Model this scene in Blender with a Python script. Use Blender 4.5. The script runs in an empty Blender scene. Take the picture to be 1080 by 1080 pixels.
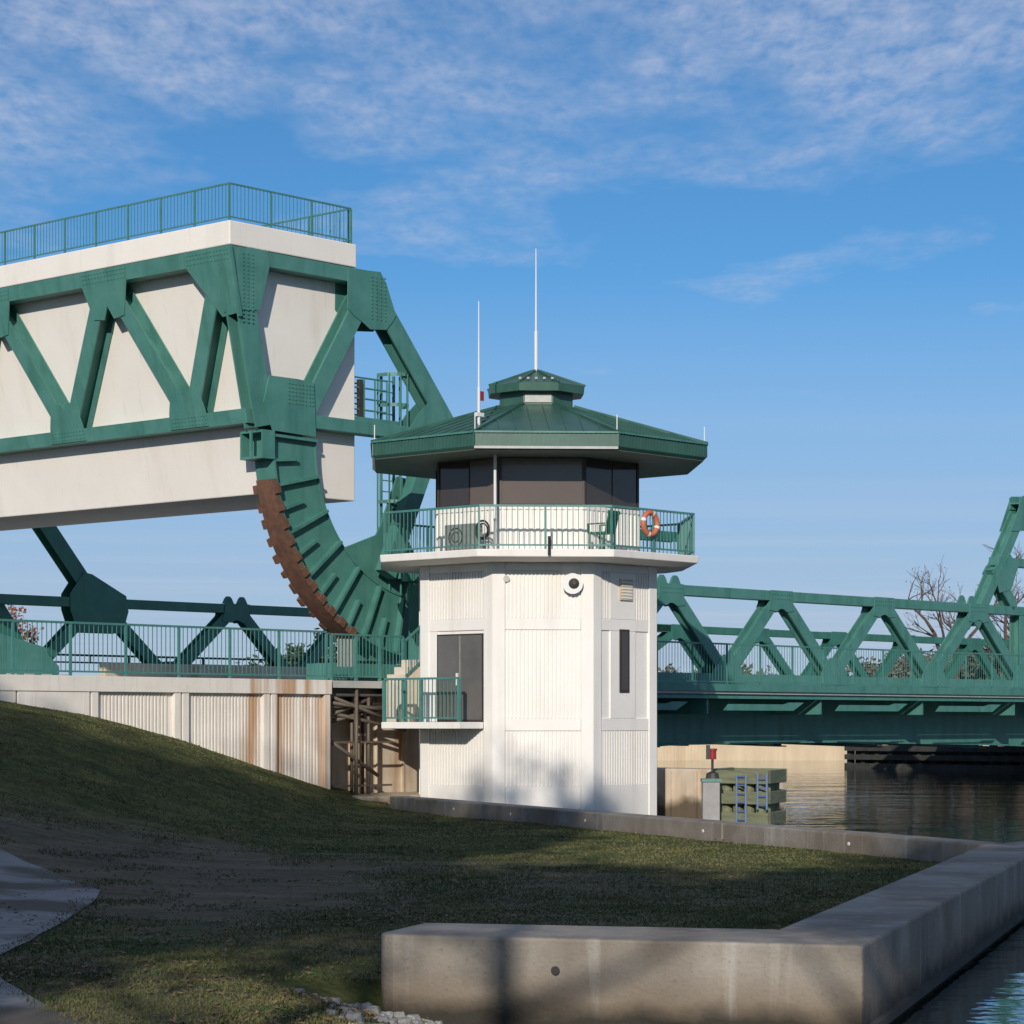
import bpy, bmesh, math, random
from mathutils import Vector, Matrix, noise as mnoise
random.seed(7)
R = math.radians
sc = bpy.context.scene
col = sc.collection
# ------------------------------------------------------------------ survey of the place
F, HZ, EYE = 2660.0, 762.0, 2.35           # focal length (px of a 1080 frame), horizon row, eye height over the water
_n = math.hypot(2410, 2660)
AX = (2410/_n, 2660/_n)                    # along the bridge
BX = (-AX[1], AX[0])                       # across the bridge
P0 = (-4.484, 62.8)
ANG = math.atan2(AX[1], AX[0])
TC = (3.935, -3.30)                         # tower centre in bridge coordinates
def b2w(t, B): return (P0[0]+AX[0]*t+BX[0]*B, P0[1]+AX[1]*t+BX[1]*B)
def w2b(x, y):
    dx, dy = x-P0[0], y-P0[1]
    return dx*AX[0]+dy*AX[1], dx*BX[0]+dy*BX[1]
def onB(px, py, B):                        # surveyed point on a plane parallel to the bridge
    q = (P0[0]+B*BX[0], P0[1]+B*BX[1]); k = (px-540)/F
    t = (k*q[1]-q[0])/(AX[0]-k*AX[1]); Y = q[1]+t*AX[1]
    return (t, EYE+(HZ-py)/F*Y)
def ont(px, py, t):                        # surveyed point on a plane square to the bridge
    q = (P0[0]+t*AX[0], P0[1]+t*AX[1]); k = (px-540)/F
    B = (k*q[1]-q[0])/(BX[0]-k*BX[1]); Y = q[1]+B*BX[1]
    return (B, EYE+(HZ-py)/F*Y)
def onz(px, py, z):
    Y = F*(EYE-z)/(py-HZ); return ((px-540)/F*Y, Y)
FR = {'world': ((0, 0), 0.0), 'bridge': (P0, ANG), 'tower': (b2w(*TC), ANG)}
# ------------------------------------------------------------------ materials
def nodes(m):
    m.use_nodes = True
    return m.node_tree.nodes, m.node_tree.links
def mat(name, c1, c2=None, rough=.6, scale=3.0, detail=6, lo=.35, hi=.65, bump=0.0, bscale=None, metallic=0.0, spec=.5,
        stretch=(1, 1, 1), extra=None):
    m = bpy.data.materials.new(name); N, L = nodes(m); bs = N['Principled BSDF']
    bs.inputs['Roughness'].default_value = rough; bs.inputs['Metallic'].default_value = metallic
    bs.inputs['Specular IOR Level'].default_value = spec
    tc = N.new('ShaderNodeTexCoord'); mp = N.new('ShaderNodeMapping'); mp.inputs['Scale'].default_value = stretch
    L.new(tc.outputs['Object'], mp.inputs['Vector'])
    nz = N.new('ShaderNodeTexNoise'); nz.inputs['Scale'].default_value = scale; nz.inputs['Detail'].default_value = detail
    nz.inputs['Roughness'].default_value = .62
    L.new(mp.outputs[0], nz.inputs['Vector'])
    rp = N.new('ShaderNodeValToRGB'); rp.color_ramp.elements[0].position = lo; rp.color_ramp.elements[1].position = hi
    rp.color_ramp.elements[0].color = (*c1, 1); rp.color_ramp.elements[1].color = (*(c2 or c1), 1)
    L.new(nz.outputs['Fac'], rp.inputs['Fac'])
    out = rp.outputs['Color']
    if extra: out = extra(N, L, tc, out)
    L.new(out, bs.inputs['Base Color'])
    if bump:
        nb = N.new('ShaderNodeTexNoise'); nb.inputs['Scale'].default_value = bscale or scale*6; nb.inputs['Detail'].default_value = 4
        L.new(tc.outputs['Object'], nb.inputs['Vector'])
        bp = N.new('ShaderNodeBump'); bp.inputs['Strength'].default_value = bump; bp.inputs['Distance'].default_value = .02
        L.new(nb.outputs['Fac'], bp.inputs['Height']); L.new(bp.outputs[0], bs.inputs['Normal'])
    return m
def mix(N, L, a, b, fac, mode='MIX'):
    x = N.new('ShaderNodeMix'); x.data_type = 'RGBA'; x.blend_type = mode
    L.new(a, x.inputs['A'])
    if isinstance(b, tuple): x.inputs['B'].default_value = (*b, 1)
    else: L.new(b, x.inputs['B'])
    if isinstance(fac, float): x.inputs['Factor'].default_value = fac
    else: L.new(fac, x.inputs['Factor'])
    return x.outputs['Result']
def mrange(N, L, v, a, b, c=0.0, d=1.0):
    x = N.new('ShaderNodeMapRange'); x.inputs['From Min'].default_value = a; x.inputs['From Max'].default_value = b
    x.inputs['To Min'].default_value = c; x.inputs['To Max'].default_value = d
    L.new(v, x.inputs['Value']); return x.outputs['Result']
def math2(N, L, op, a, b):
    x = N.new('ShaderNodeMath'); x.operation = op
    for i, v in enumerate((a, b)):
        if isinstance(v, (int, float)): x.inputs[i].default_value = v
        else: L.new(v, x.inputs[i])
    return x.outputs[0]
def noise_(N, L, vec, scale, stretch=(1, 1, 1), detail=4):
    mp = N.new('ShaderNodeMapping'); mp.inputs['Scale'].default_value = stretch; L.new(vec, mp.inputs['Vector'])
    nz = N.new('ShaderNodeTexNoise'); nz.inputs['Scale'].default_value = scale; nz.inputs['Detail'].default_value = detail
    L.new(mp.outputs[0], nz.inputs['Vector']); return nz.outputs['Fac']
def streaks(c, amt, sx=5.0, a=.5, b=.72, ext=None):
    def f(N, L, tc, out):
        n = noise_(N, L, tc.outputs['Object'], sx, (1, 1, .07), 5)
        fac = mrange(N, L, n, a, b, 0, amt)
        return mix(N, L, out, c, fac)
    return f
G = {}
G['green'] = mat('green_paint', (.050, .180, .152), (.082, .232, .20), rough=.5, scale=1.6, lo=.3, hi=.7, bump=.08, bscale=14,
                 extra=streaks((.026, .10, .075), .5, 3.0, .5, .75))
G['green_far'] = mat('green_paint_shaded', (.026, .125, .095), (.036, .16, .12), rough=.45, scale=1.5, extra=streaks((.02, .075, .06), .5, 3.0))  # darker copy of the green, the far truss's shade put into its colour
G['rail'] = mat('green_rail_paint', (.052, .175, .156), (.070, .215, .192), rough=.4, scale=4)
G['roof'] = mat('green_roof_metal', (.024, .080, .060), (.040, .118, .092), rough=.38, scale=1.2, lo=.3, hi=.7, bump=.05, extra=streaks((.05, .13, .09), .4, 4.0))
G['soffit'] = mat('soffit_metal', (.07, .10, .085), (.09, .12, .10), rough=.6)
G['white'] = mat('painted_concrete', (.75, .725, .685), (.81, .785, .745), rough=.75, scale=.9, lo=.3, hi=.7, bump=.18, bscale=30,
                 extra=streaks((.50, .45, .39), .34, 2.6, .54, .8))
def cw_extra(N, L, tc, out):
    n = noise_(N, L, tc.outputs['Object'], 1.6, (1, 1, .16), 6)
    o = mix(N, L, out, (.50, .42, .34), mrange(N, L, n, .56, .78, 0, .26))
    n2 = noise_(N, L, tc.outputs['Object'], 7.0, (1, 1, .08), 4)
    return mix(N, L, o, (.40, .36, .31), mrange(N, L, n2, .6, .78, 0, .22))
G['cw'] = mat('counterweight_concrete', (.74, .70, .645), (.79, .75, .695), rough=.8, scale=.5, lo=.3, hi=.7, bump=.2, bscale=22, extra=cw_extra)
def rust(N, L, tc, out):
    sx = N.new('ShaderNodeSeparateXYZ'); L.new(tc.outputs['Object'], sx.inputs[0])
    n = noise_(N, L, tc.outputs['Object'], 3.6, (1, 1, .04), 6)
    msk = mrange(N, L, sx.outputs['X'], 1.1, 2.4, 0, 1)
    fac = math2(N, L, 'MULTIPLY', mrange(N, L, n, .42, .62, 0, .85), msk)
    o = mix(N, L, out, (.43, .235, .10), fac)
    n2 = noise_(N, L, tc.outputs['Object'], 9, (1, 1, .1), 5)
    return mix(N, L, o, (.42, .35, .27), mrange(N, L, n2, .55, .75, 0, .3))
G['step'] = mat('stair_concrete', (.56, .50, .42), (.64, .58, .50), rough=.85, scale=2, bump=.2)
G['panel'] = mat('precast_panel', (.70, .655, .59), (.77, .725, .655), rough=.8, scale=1.2, bump=.2, bscale=30, extra=rust)
def stain(N, L, tc, out):
    sx = N.new('ShaderNodeSeparateXYZ'); L.new(tc.outputs['Object'], sx.inputs[0])
    n = noise_(N, L, tc.outputs['Object'], 3, (1, 1, .1), 6)
    o = mix(N, L, out, (.34, .2, .10), mrange(N, L, n, .45, .7, 0, .7))
    low = math2(N, L, 'ADD', sx.outputs['Z'], noise_(N, L, tc.outputs['Object'], 1.5))
    return mix(N, L, o, (.07, .05, .03), mrange(N, L, low, .95, .6, 0, .9))
G['pier'] = mat('stained_concrete', (.50, .42, .32), (.62, .53, .42), rough=.85, scale=1.5, bump=.3, extra=stain)
def sea(N, L, tc, out):
    sx = N.new('ShaderNodeSeparateXYZ'); L.new(tc.outputs['Object'], sx.inputs[0])
    n = noise_(N, L, tc.outputs['Object'], .9, (1, 1, .5), 9)
    o = mix(N, L, out, (.115, .09, .065), mrange(N, L, n, .42, .68, 0, .75))
    lowb = math2(N, L, 'ADD', sx.outputs['Z'], math2(N, L, 'MULTIPLY', n, .5))
    o = mix(N, L, o, (.15, .105, .065), mrange(N, L, lowb, .62, .28, 0, .7))
    nv = noise_(N, L, tc.outputs['Object'], 5, (1, 1, .06), 5)
    o = mix(N, L, o, (.44, .42, .39), mrange(N, L, nv, .58, .72, 0, .45))
    nf = noise_(N, L, tc.outputs['Object'], 26, (1, 1, 1), 5)
    o = mix(N, L, o, (.12, .10, .08), mrange(N, L, nf, .6, .74, 0, .5))
    low = math2(N, L, 'ADD', sx.outputs['Z'], math2(N, L, 'MULTIPLY', noise_(N, L, tc.outputs['Object'], 2.2), .3))
    return mix(N, L, o, (.022, .02, .014), mrange(N, L, low, .29, .10, 0, .95))
G['sea'] = mat('seawall_concrete', (.23, .205, .172), (.315, .285, .245), rough=.85, scale=1.6, detail=9, bump=.5, bscale=26, extra=sea)
G['rustt'] = mat('rusted_steel', (.10, .050, .032), (.165, .083, .052), rough=.75, scale=5, bump=.4)
G['dark'] = mat('dark_steel', (.025, .022, .02), (.05, .043, .038), rough=.6)
G['pipe'] = mat('weathered_pipe', (.09, .075, .06), (.14, .115, .09), rough=.6)
G['glass'] = mat('tinted_glass', (.035, .028, .025), (.05, .04, .035), rough=.07, spec=.6, scale=.4)
G['glass_warm'] = mat('bronze_glass', (.105, .082, .072), (.125, .098, .086), rough=.16, spec=.45, scale=.4)
G['frame'] = mat('bronze_frame', (.035, .026, .023), (.05, .036, .03), rough=.5)
G['mast'] = mat('white_mast', (.7, .7, .7), rough=.4)
G['unit'] = mat('grey_unit', (.36, .37, .35), (.44, .44, .42), rough=.5)
G['acgrey'] = mat('ac_grey', (.20, .205, .19), (.26, .26, .24), rough=.5)
G['doorglass'] = mat('door_glass_reflection', (.085, .082, .078), (.14, .135, .128), rough=.12, spec=.6, scale=.5)  # dark glass with its reflection put in as a grey base colour
G['ring'] = mat('orange_ring', (.48, .13, .06), (.56, .17, .085), rough=.5)
G['band'] = mat('ring_band', (.75, .72, .68), rough=.6)
G['chair'] = mat('green_plastic', (.04, .15, .09), rough=.45)
G['red'] = mat('red_lens', (.28, .02, .022), rough=.25)
G['black'] = mat('black_rubber', (.015, .015, .017), rough=.5)
G['timber'] = mat('fender_timber', (.125, .14, .08), (.20, .212, .13), rough=.85, scale=2, stretch=(1, 1, 6), bump=.5)
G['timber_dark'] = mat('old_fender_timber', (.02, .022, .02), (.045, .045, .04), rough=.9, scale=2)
G['blue'] = mat('blue_ladder_paint', (.08, .14, .29), rough=.5)
G['post'] = mat('grey_concrete', (.27, .26, .255), (.34, .32, .31), rough=.85, scale=3)
G['barrier'] = mat('barrier_concrete', (.50, .42, .31), (.58, .50, .38), rough=.85, scale=1.5, extra=streaks((.28, .17, .09), .6, 1.4))  # beige with brown vertical streaks mixed in
G['asphalt'] = mat('asphalt', (.045, .045, .047), (.06, .06, .06), rough=.9, scale=20)
G['path'] = mat('path_concrete', (.20, .195, .19), (.27, .26, .25), rough=.9, scale=2.5, detail=9, bump=.3, bscale=60,
                extra=lambda N, L, tc, out: mix(N, L, out, (.085, .07, .048), mrange(N, L, noise_(N, L, tc.outputs['Object'], .55, (.8, 1.0, 1), 9), .47, .56, 0, .95)))
G['bank'] = mat('far_bank_ground', (.10, .085, .05), (.14, .11, .07), rough=.95, scale=.3)
G['bulk'] = mat('far_bulkhead', (.50, .40, .27), (.60, .49, .34), rough=.9, scale=.25, stretch=(3, 1, 1), extra=streaks((.3, .2, .12), .6, .5))
G['bark'] = mat('bark', (.07, .05, .04), (.12, .09, .07), rough=.9, scale=6)
G['leaf_dark'] = mat('leaf_dark', (.022, .045, .016), (.05, .075, .026), rough=.7, scale=.9)
G['leaf_grey'] = mat('leaf_greybrown', (.12, .105, .085), (.18, .16, .125), rough=.8, scale=.7)  # leaf colour lightened and greyed, distance haze mixed in
G['leaf_olive'] = mat('leaf_olive', (.085, .095, .06), (.13, .13, .085), rough=.8, scale=.7)  # olive leaf colour paled to carry the haze too
G['leaf_red'] = mat('leaf_red', (.22, .07, .04), (.28, .13, .06), rough=.8, scale=2)
G['litter'] = mat('leaf_litter', (.10, .06, .03), (.24, .16, .085), rough=.8, scale=6)
G['gravel'] = mat('white_gravel', (.20, .20, .195), (.32, .31, .30), rough=.9, scale=14, bump=.4)
G['blade'] = mat('grass_blade', (.042, .064, .015), (.145, .130, .048), rough=.75, scale=1.1, detail=6, lo=.36, hi=.68)
# ground: lawn with worn, dry earth in the hollow by the path
def ground_mat():
    m = bpy.data.materials.new('lawn'); N, L = nodes(m); bs = N['Principled BSDF']; bs.inputs['Roughness'].default_value = .95
    bs.inputs['Specular IOR Level'].default_value = .15
    tc = N.new('ShaderNodeTexCoord'); o = tc.outputs['Object']
    n1 = noise_(N, L, o, 1.7, (1, 1, 1), 9); n2 = noise_(N, L, o, .35, (1, 1, 1), 6); n3 = noise_(N, L, o, 14, (1, 1, 1), 6)
    rp = N.new('ShaderNodeValToRGB'); e = rp.color_ramp.elements
    e[0].position = .32; e[0].color = (.036, .052, .013, 1); e[1].position = .68; e[1].color = (.125, .122, .040, 1)
    L.new(n1, rp.inputs['Fac'])
    rd = N.new('ShaderNodeValToRGB'); e = rd.color_ramp.elements
    e[0].position = .3; e[0].color = (.055, .042, .030, 1); e[1].position = .7; e[1].color = (.20, .165, .115, 1)
    n4 = noise_(N, L, o, 1.6, (.5, 1.6, 1), 8)
    L.new(math2(N, L, 'ADD', math2(N, L, 'MULTIPLY', n3, .45), math2(N, L, 'MULTIPLY', n4, .55)), rd.inputs['Fac'])
    sx = N.new('ShaderNodeSeparateXYZ'); L.new(o, sx.inputs[0])
    def blob(cx, cy, rx, ry):
        dx = math2(N, L, 'DIVIDE', math2(N, L, 'SUBTRACT', sx.outputs['X'], cx), rx)
        dy = math2(N, L, 'DIVIDE', math2(N, L, 'SUBTRACT', sx.outputs['Y'], cy), ry)
        d = math2(N, L, 'ADD', math2(N, L, 'MULTIPLY', dx, dx), math2(N, L, 'MULTIPLY', dy, dy))
        return mrange(N, L, d, 1.3, .2)
    worn = math2(N, L, 'MAXIMUM', blob(-5.2, 33, 5.5, 9), blob(-4.4, 19, 2.6, 4.6))
    worn = math2(N, L, 'MAXIMUM', worn, blob(.4, 24, 3.4, 2.2)); worn = math2(N, L, 'MAXIMUM', worn, math2(N, L, 'MULTIPLY', blob(-2.5, 32, 8, 9), .75))
    w = math2(N, L, 'ADD', math2(N, L, 'MULTIPLY', worn, .48), math2(N, L, 'MULTIPLY', n1, .5))
    w = math2(N, L, 'ADD', w, math2(N, L, 'MULTIPLY', n2, .38))
    n5 = noise_(N, L, o, 4.5, (.7, 1.3, 1), 8)
    w = math2(N, L, 'ADD', w, math2(N, L, 'MULTIPLY', math2(N, L, 'SUBTRACT', n5, .5), .55))
    fac = mrange(N, L, w, .58, .92)
    c = mix(N, L, rp.outputs[0], rd.outputs[0], fac)
    L.new(c, bs.inputs['Base Color'])
    bp = N.new('ShaderNodeBump'); bp.inputs['Strength'].default_value = .9; bp.inputs['Distance'].default_value = .06
    nb = noise_(N, L, o, 9, (1, 1, 1), 8); L.new(nb, bp.inputs['Height']); L.new(bp.outputs[0], bs.inputs['Normal'])
    return m
G['ground'] = ground_mat()
def water_mat():
    m = bpy.data.materials.new('water'); N, L = nodes(m); bs = N['Principled BSDF']
    bs.inputs['Base Color'].default_value = (.010, .022, .020, 1); bs.inputs['Roughness'].default_value = .04
    bs.inputs['IOR'].default_value = 1.33; bs.inputs['Specular IOR Level'].default_value = .6
    tc = N.new('ShaderNodeTexCoord'); o = tc.outputs['Object']
    n1 = noise_(N, L, o, 1.6, (1, 1, 1), 3); n2 = noise_(N, L, o, .22, (1, 1, 1), 2)
    h = math2(N, L, 'ADD', n1, math2(N, L, 'MULTIPLY', n2, 3.0))
    bp = N.new('ShaderNodeBump'); bp.inputs['Strength'].default_value = .17; bp.inputs['Distance'].default_value = .09
    L.new(h, bp.inputs['Height']); L.new(bp.outputs[0], bs.inputs['Normal'])
    return m
G['water'] = water_mat()
# ------------------------------------------------------------------ object helpers
OFF = {}
def tag(o, label=None, cat=None, group=None, kind=None):
    if label: o['label'] = label
    if cat: o['category'] = cat
    if group: o['group'] = group
    if kind: o['kind'] = kind
    return o
def thing(name, label, cat, frame='world', base=(0, 0, 0), group=None):
    o = bpy.data.objects.new(name, None); col.objects.link(o)
    p, r = FR[frame]; c, s = math.cos(r), math.sin(r)
    o.location = (p[0]+c*base[0]-s*base[1], p[1]+s*base[0]+c*base[1], base[2]); o.rotation_euler.z = r
    o.empty_display_size = .3
    OFF[o.name] = base
    return tag(o, label, cat, group)
class MB:
    def __init__(s): s.v = []; s.f = []
    def add(s, vs, fs):
        k = len(s.v); s.v += [tuple(v) for v in vs]; s.f += [tuple(i+k for i in f) for f in fs]; return s
    def box(s, x0, x1, y0, y1, z0, z1):
        vs = [(x, y, z) for z in (z0, z1) for y in (y0, y1) for x in (x0, x1)]
        return s.add(vs, [(0, 2, 3, 1), (4, 5, 7, 6), (0, 1, 5, 4), (2, 6, 7, 3), (0, 4, 6, 2), (1, 3, 7, 5)])
    def prism(s, poly, fn, a, b):           # polygon swept between fn(p, a) and fn(p, b)
        n = len(poly); vs = [fn(p, a) for p in poly]+[fn(p, b) for p in poly]
        return s.add(vs, [tuple(range(n))[::-1], tuple(range(n, 2*n))]+[(i, (i+1) % n, n+(i+1) % n, n+i) for i in range(n)])
    def pb(s, poly, B0, B1):                # polygon given in (t, z), swept across the bridge
        return s.prism(poly, lambda p, B: (p[0], B, p[1]), B0, B1)
    def plan(s, poly, z0, z1): return s.prism(poly, lambda p, z: (p[0], p[1], z), z0, z1)
    def bar(s, p, q, w, h=None, up=(0, 0, 1)):
        h = h or w; p, q = Vector(p), Vector(q); d = (q-p).normalized(); u = Vector(up)
        if abs(d.dot(u)) > .98: u = Vector((1, 0, 0))
        x = d.cross(u).normalized(); y = x.cross(d).normalized()
        vs = [o+x*(sx*w/2)+y*(sy*h/2) for o in (p, q) for sx, sy in ((-1, -1), (1, -1), (1, 1), (-1, 1))]
        return s.add(vs, [(3, 2, 1, 0), (4, 5, 6, 7)]+[(i, (i+1) % 4, 4+(i+1) % 4, 4+i) for i in range(4)])
    def tube(s, pts, r, n=8, r1=None, cap=True):
        pts = [Vector(p) for p in pts]; k = len(pts); rings = []; u = None
        for i, p in enumerate(pts):
            d = (pts[min(i+1, k-1)]-pts[max(i-1, 0)]).normalized()
            if u is None:
                u = d.orthogonal().normalized()
            u = (u-d*u.dot(d)).normalized(); w = d.cross(u)
            rr = r if r1 is None else r+(r1-r)*i/max(1, k-1)
            rings.append([p+u*(math.cos(2*math.pi*j/n)*rr)+w*(math.sin(2*math.pi*j/n)*rr) for j in range(n)])
        fs = [(i*n+j, i*n+(j+1) % n, (i+1)*n+(j+1) % n, (i+1)*n+j) for i in range(k-1) for j in range(n)]
        if cap: fs += [tuple(range(n))[::-1], tuple(range((k-1)*n, k*n))]
        return s.add([v for rg in rings for v in rg], fs)
    def torus(s, c, ax, R_, r, n=28, m=10, a0=0, a1=2*math.pi):
        c = Vector(c); ax = Vector(ax).normalized(); u = ax.orthogonal().normalized(); w = ax.cross(u)
        full = abs(a1-a0-2*math.pi) < 1e-6; k = n if full else n+1; vs = []
        for i in range(k):
            a = a0+(a1-a0)*i/n; d = u*math.cos(a)+w*math.sin(a)
            for j in range(m):
                b = 2*math.pi*j/m; vs.append(c+d*(R_+r*math.cos(b))+ax*(r*math.sin(b)))
        fs = [(i*m+j, ((i+1) % k)*m+j, ((i+1) % k)*m+(j+1) % m, i*m+(j+1) % m) for i in range(n) for j in range(m)]
        return s.add(vs, fs)
    def disc(s, c, ax, prof, n=20):          # lathe: prof = [(r, h)] along ax
        c = Vector(c); ax = Vector(ax).normalized(); u = ax.orthogonal().normalized(); w = ax.cross(u); vs = []
        for r, h in prof:
            vs += [c+ax*h+u*(math.cos(2*math.pi*j/n)*r)+w*(math.sin(2*math.pi*j/n)*r) for j in range(n)]
        k = len(prof)
        fs = [(i*n+j, i*n+(j+1) % n, (i+1)*n+(j+1) % n, (i+1)*n+j) for i in range(k-1) for j in range(n)]
        fs += [tuple(range(n))[::-1], tuple(range((k-1)*n, k*n))]
        return s.add(vs, fs)
    def build(s, name, m, parent=None, bevel=0, smooth=False, fix=True):
        off = (0, 0, 0); p = parent
        while p is not None:
            if p.name in OFF: off = OFF[p.name]
            p = p.parent
        me = bpy.data.meshes.new(name)
        me.from_pydata([(v[0]-off[0], v[1]-off[1], v[2]-off[2]) for v in s.v], [], s.f)
        if fix:
            bm = bmesh.new(); bm.from_mesh(me); bmesh.ops.recalc_face_normals(bm, faces=bm.faces); bm.to_mesh(me); bm.free()
        me.materials.append(m)
        if smooth: me.polygons.foreach_set('use_smooth', [True]*len(me.polygons))
        o = bpy.data.objects.new(name, me); col.objects.link(o)
        if parent: o.parent = parent
        if bevel:
            md = o.modifiers.new('bevel', 'BEVEL'); md.width = bevel; md.segments = 2; md.limit_method = 'ANGLE'; md.angle_limit = R(40)
        return o
def children(o): return [c for c in o.children]
def copy_tree(o, parent=None):
    c = o.copy(); col.objects.link(c)
    if parent: c.parent = parent
    for ch in children(o): copy_tree(ch, c)
    return c
def railing(parent, pts, h, m, bay=1.65, pick=.13, posts=True, pw=.07, rw=.06, kw=.022, base=.10, mid=None):
    for i in range(len(pts)-1):
        p, q = Vector(pts[i]), Vector(pts[i+1]); ln = (q-p).length; nb = max(1, round(ln/bay))
        Z = Vector((0, 0, 1))
        MB().bar(p+Z*h, q+Z*h, rw, rw).build('top_rail', m, parent)
        MB().bar(p+Z*base, q+Z*base, rw*.8, rw*.8).build('bottom_rail', m, parent)
        if mid: MB().bar(p+Z*mid, q+Z*mid, rw*.7, rw*.7).build('middle_rail', m, parent)
        for k in range(nb):
            a_, b_ = p.lerp(q, k/nb), p.lerp(q, (k+1)/nb)
            if posts and (k > 0 or i == 0 or True):
                MB().bar(a_, a_+Z*(h-rw/2-.002), pw, pw, up=(q-p)).build('post', m, parent)
            n = max(2, round((b_-a_).length/pick)); mb = MB()
            for j in range(1, n):
                c = a_.lerp(b_, j/n); mb.bar(c+Z*(base+rw*.4+.001), c+Z*(h-rw/2-.001), kw, kw, up=(q-p))
            mb.build('picket_panel', m, parent)
        if posts and i == len(pts)-2: MB().bar(q, q+Z*(h-rw/2-.002), pw, pw, up=(q-p)).build('post', m, parent)
# ------------------------------------------------------------------ camera, sun, sky
cam = bpy.data.cameras.new('camera'); cam.sensor_width = 36; cam.lens = 36*F/1080; cam.shift_y = (HZ-540)/1080
cam.clip_end = 6000; cam.clip_start = .1
co = bpy.data.objects.new('camera', cam); col.objects.link(co); co.location = (0, 0, EYE); co.rotation_euler = (R(90), 0, 0)
sc.camera = co
SUN_EL = R(20.0); SH = Vector((-.13, -.99)).normalized()
sun = bpy.data.lights.new('sun', 'SUN'); sun.energy = 3.9; sun.angle = R(.5); sun.color = (1.0, .915, .80)
so = bpy.data.objects.new('sun', sun); col.objects.link(so)
sd = Vector((SH.x*math.cos(SUN_EL), SH.y*math.cos(SUN_EL), math.sin(SUN_EL)))
so.rotation_euler = sd.to_track_quat('Z', 'Y').to_euler(); so.location = (0, -20, 40)
w = bpy.data.worlds.new('World'); sc.world = w; w.use_nodes = True
N, L = w.node_tree.nodes, w.node_tree.links
bg = N['Background']; bg.inputs['Strength'].default_value = .092
sky = N.new('ShaderNodeTexSky'); sky.sky_type = 'NISHITA'; sky.sun_disc = False; sky.sun_elevation = SUN_EL
sky.sun_rotation = math.atan2(SH.x, SH.y); sky.air_density = 1.0; sky.dust_density = .3; sky.ozone_density = 2.2
tc = N.new('ShaderNodeTexCoord'); sx = N.new('ShaderNodeSeparateXYZ'); L.new(tc.outputs['Generated'], sx.inputs[0])
lv_ = N.new('ShaderNodeVectorMath'); lv_.operation = 'ADD'; lv_.inputs[1].default_value = (0, 0, .065); L.new(tc.outputs['Generated'], lv_.inputs[0]); L.new(lv_.outputs[0], sky.inputs['Vector'])
zc = math2(N, L, 'MAXIMUM', sx.outputs['Z'], .02)
U = math2(N, L, 'DIVIDE', sx.outputs['X'], zc); V = math2(N, L, 'DIVIDE', sx.outputs['Y'], zc)
cv = N.new('ShaderNodeCombineXYZ'); L.new(U, cv.inputs['X']); L.new(V, cv.inputs['Y'])
def cn(scale, st, det=8, rot=0.0, dist=0.0, loc=(0, 0, 0), rough=.55):
    mp = N.new('ShaderNodeMapping'); mp.inputs['Scale'].default_value = st; mp.inputs['Rotation'].default_value = (0, 0, rot)
    mp.inputs['Location'].default_value = loc; L.new(cv.outputs[0], mp.inputs['Vector'])
    nz = N.new('ShaderNodeTexNoise'); nz.inputs['Scale'].default_value = scale; nz.inputs['Detail'].default_value = det
    nz.inputs['Distortion'].default_value = dist; nz.inputs['Roughness'].default_value = rough
    L.new(mp.outputs[0], nz.inputs['Vector']); return nz.outputs['Fac']
big = cn(2.4, (1.0, .55, 1), 4, -.35, .2, (23.1, 1.2, 0), .55); rip = cn(25, (.85, .36, 1), 4, .25, .25, (1, 2, 0), .55); fine = cn(70, (1, .36, 1), 3, -.1)
el = sx.outputs['Z']
hi = mrange(N, L, el, .165, .265)                                     # the cloud sheet lies over the upper sky
cover = math2(N, L, 'ADD', math2(N, L, 'MULTIPLY', big, 1.7), math2(N, L, 'MULTIPLY', hi, .62))
cover = mrange(N, L, cover, 1.06, 1.46)
tex = math2(N, L, 'ADD', math2(N, L, 'MULTIPLY', rip, .75), math2(N, L, 'MULTIPLY', fine, .25))
tex = mrange(N, L, tex, .34, .68, .22, 1)
cl = math2(N, L, 'MULTIPLY', cover, tex)
wisp = cn(.5, (.25, 1.1, 1), 6, .1, .4, (7, 3, 0)); low = mrange(N, L, el, .14, .03)
cl2 = math2(N, L, 'MULTIPLY', mrange(N, L, wisp, .46, .72), math2(N, L, 'MULTIPLY', low, .35))
cl = math2(N, L, 'MAXIMUM', math2(N, L, 'MULTIPLY', cl, .58), cl2)
skyc = mix(N, L, sky.outputs[0], (.50, .92, 1.22), 1.0, 'MULTIPLY')
skyc = mix(N, L, skyc, (4.9, 5.2, 6.3), mrange(N, L, el, .175, .03, 0, .74))
skyc = mix(N, L, skyc, (.80, .88, .92), mrange(N, L, el, .14, .27, 0, 1), 'MULTIPLY')
fin = mix(N, L, skyc, (6.2, 6.6, 8.0), cl)
L.new(fin, bg.inputs['Color'])
sc.view_settings.view_transform = 'Standard'; sc.view_settings.look = 'None'; sc.view_settings.exposure = 0; sc.view_settings.gamma = 1
sc.cycles.max_bounces = 6; sc.cycles.use_denoising = True
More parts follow.
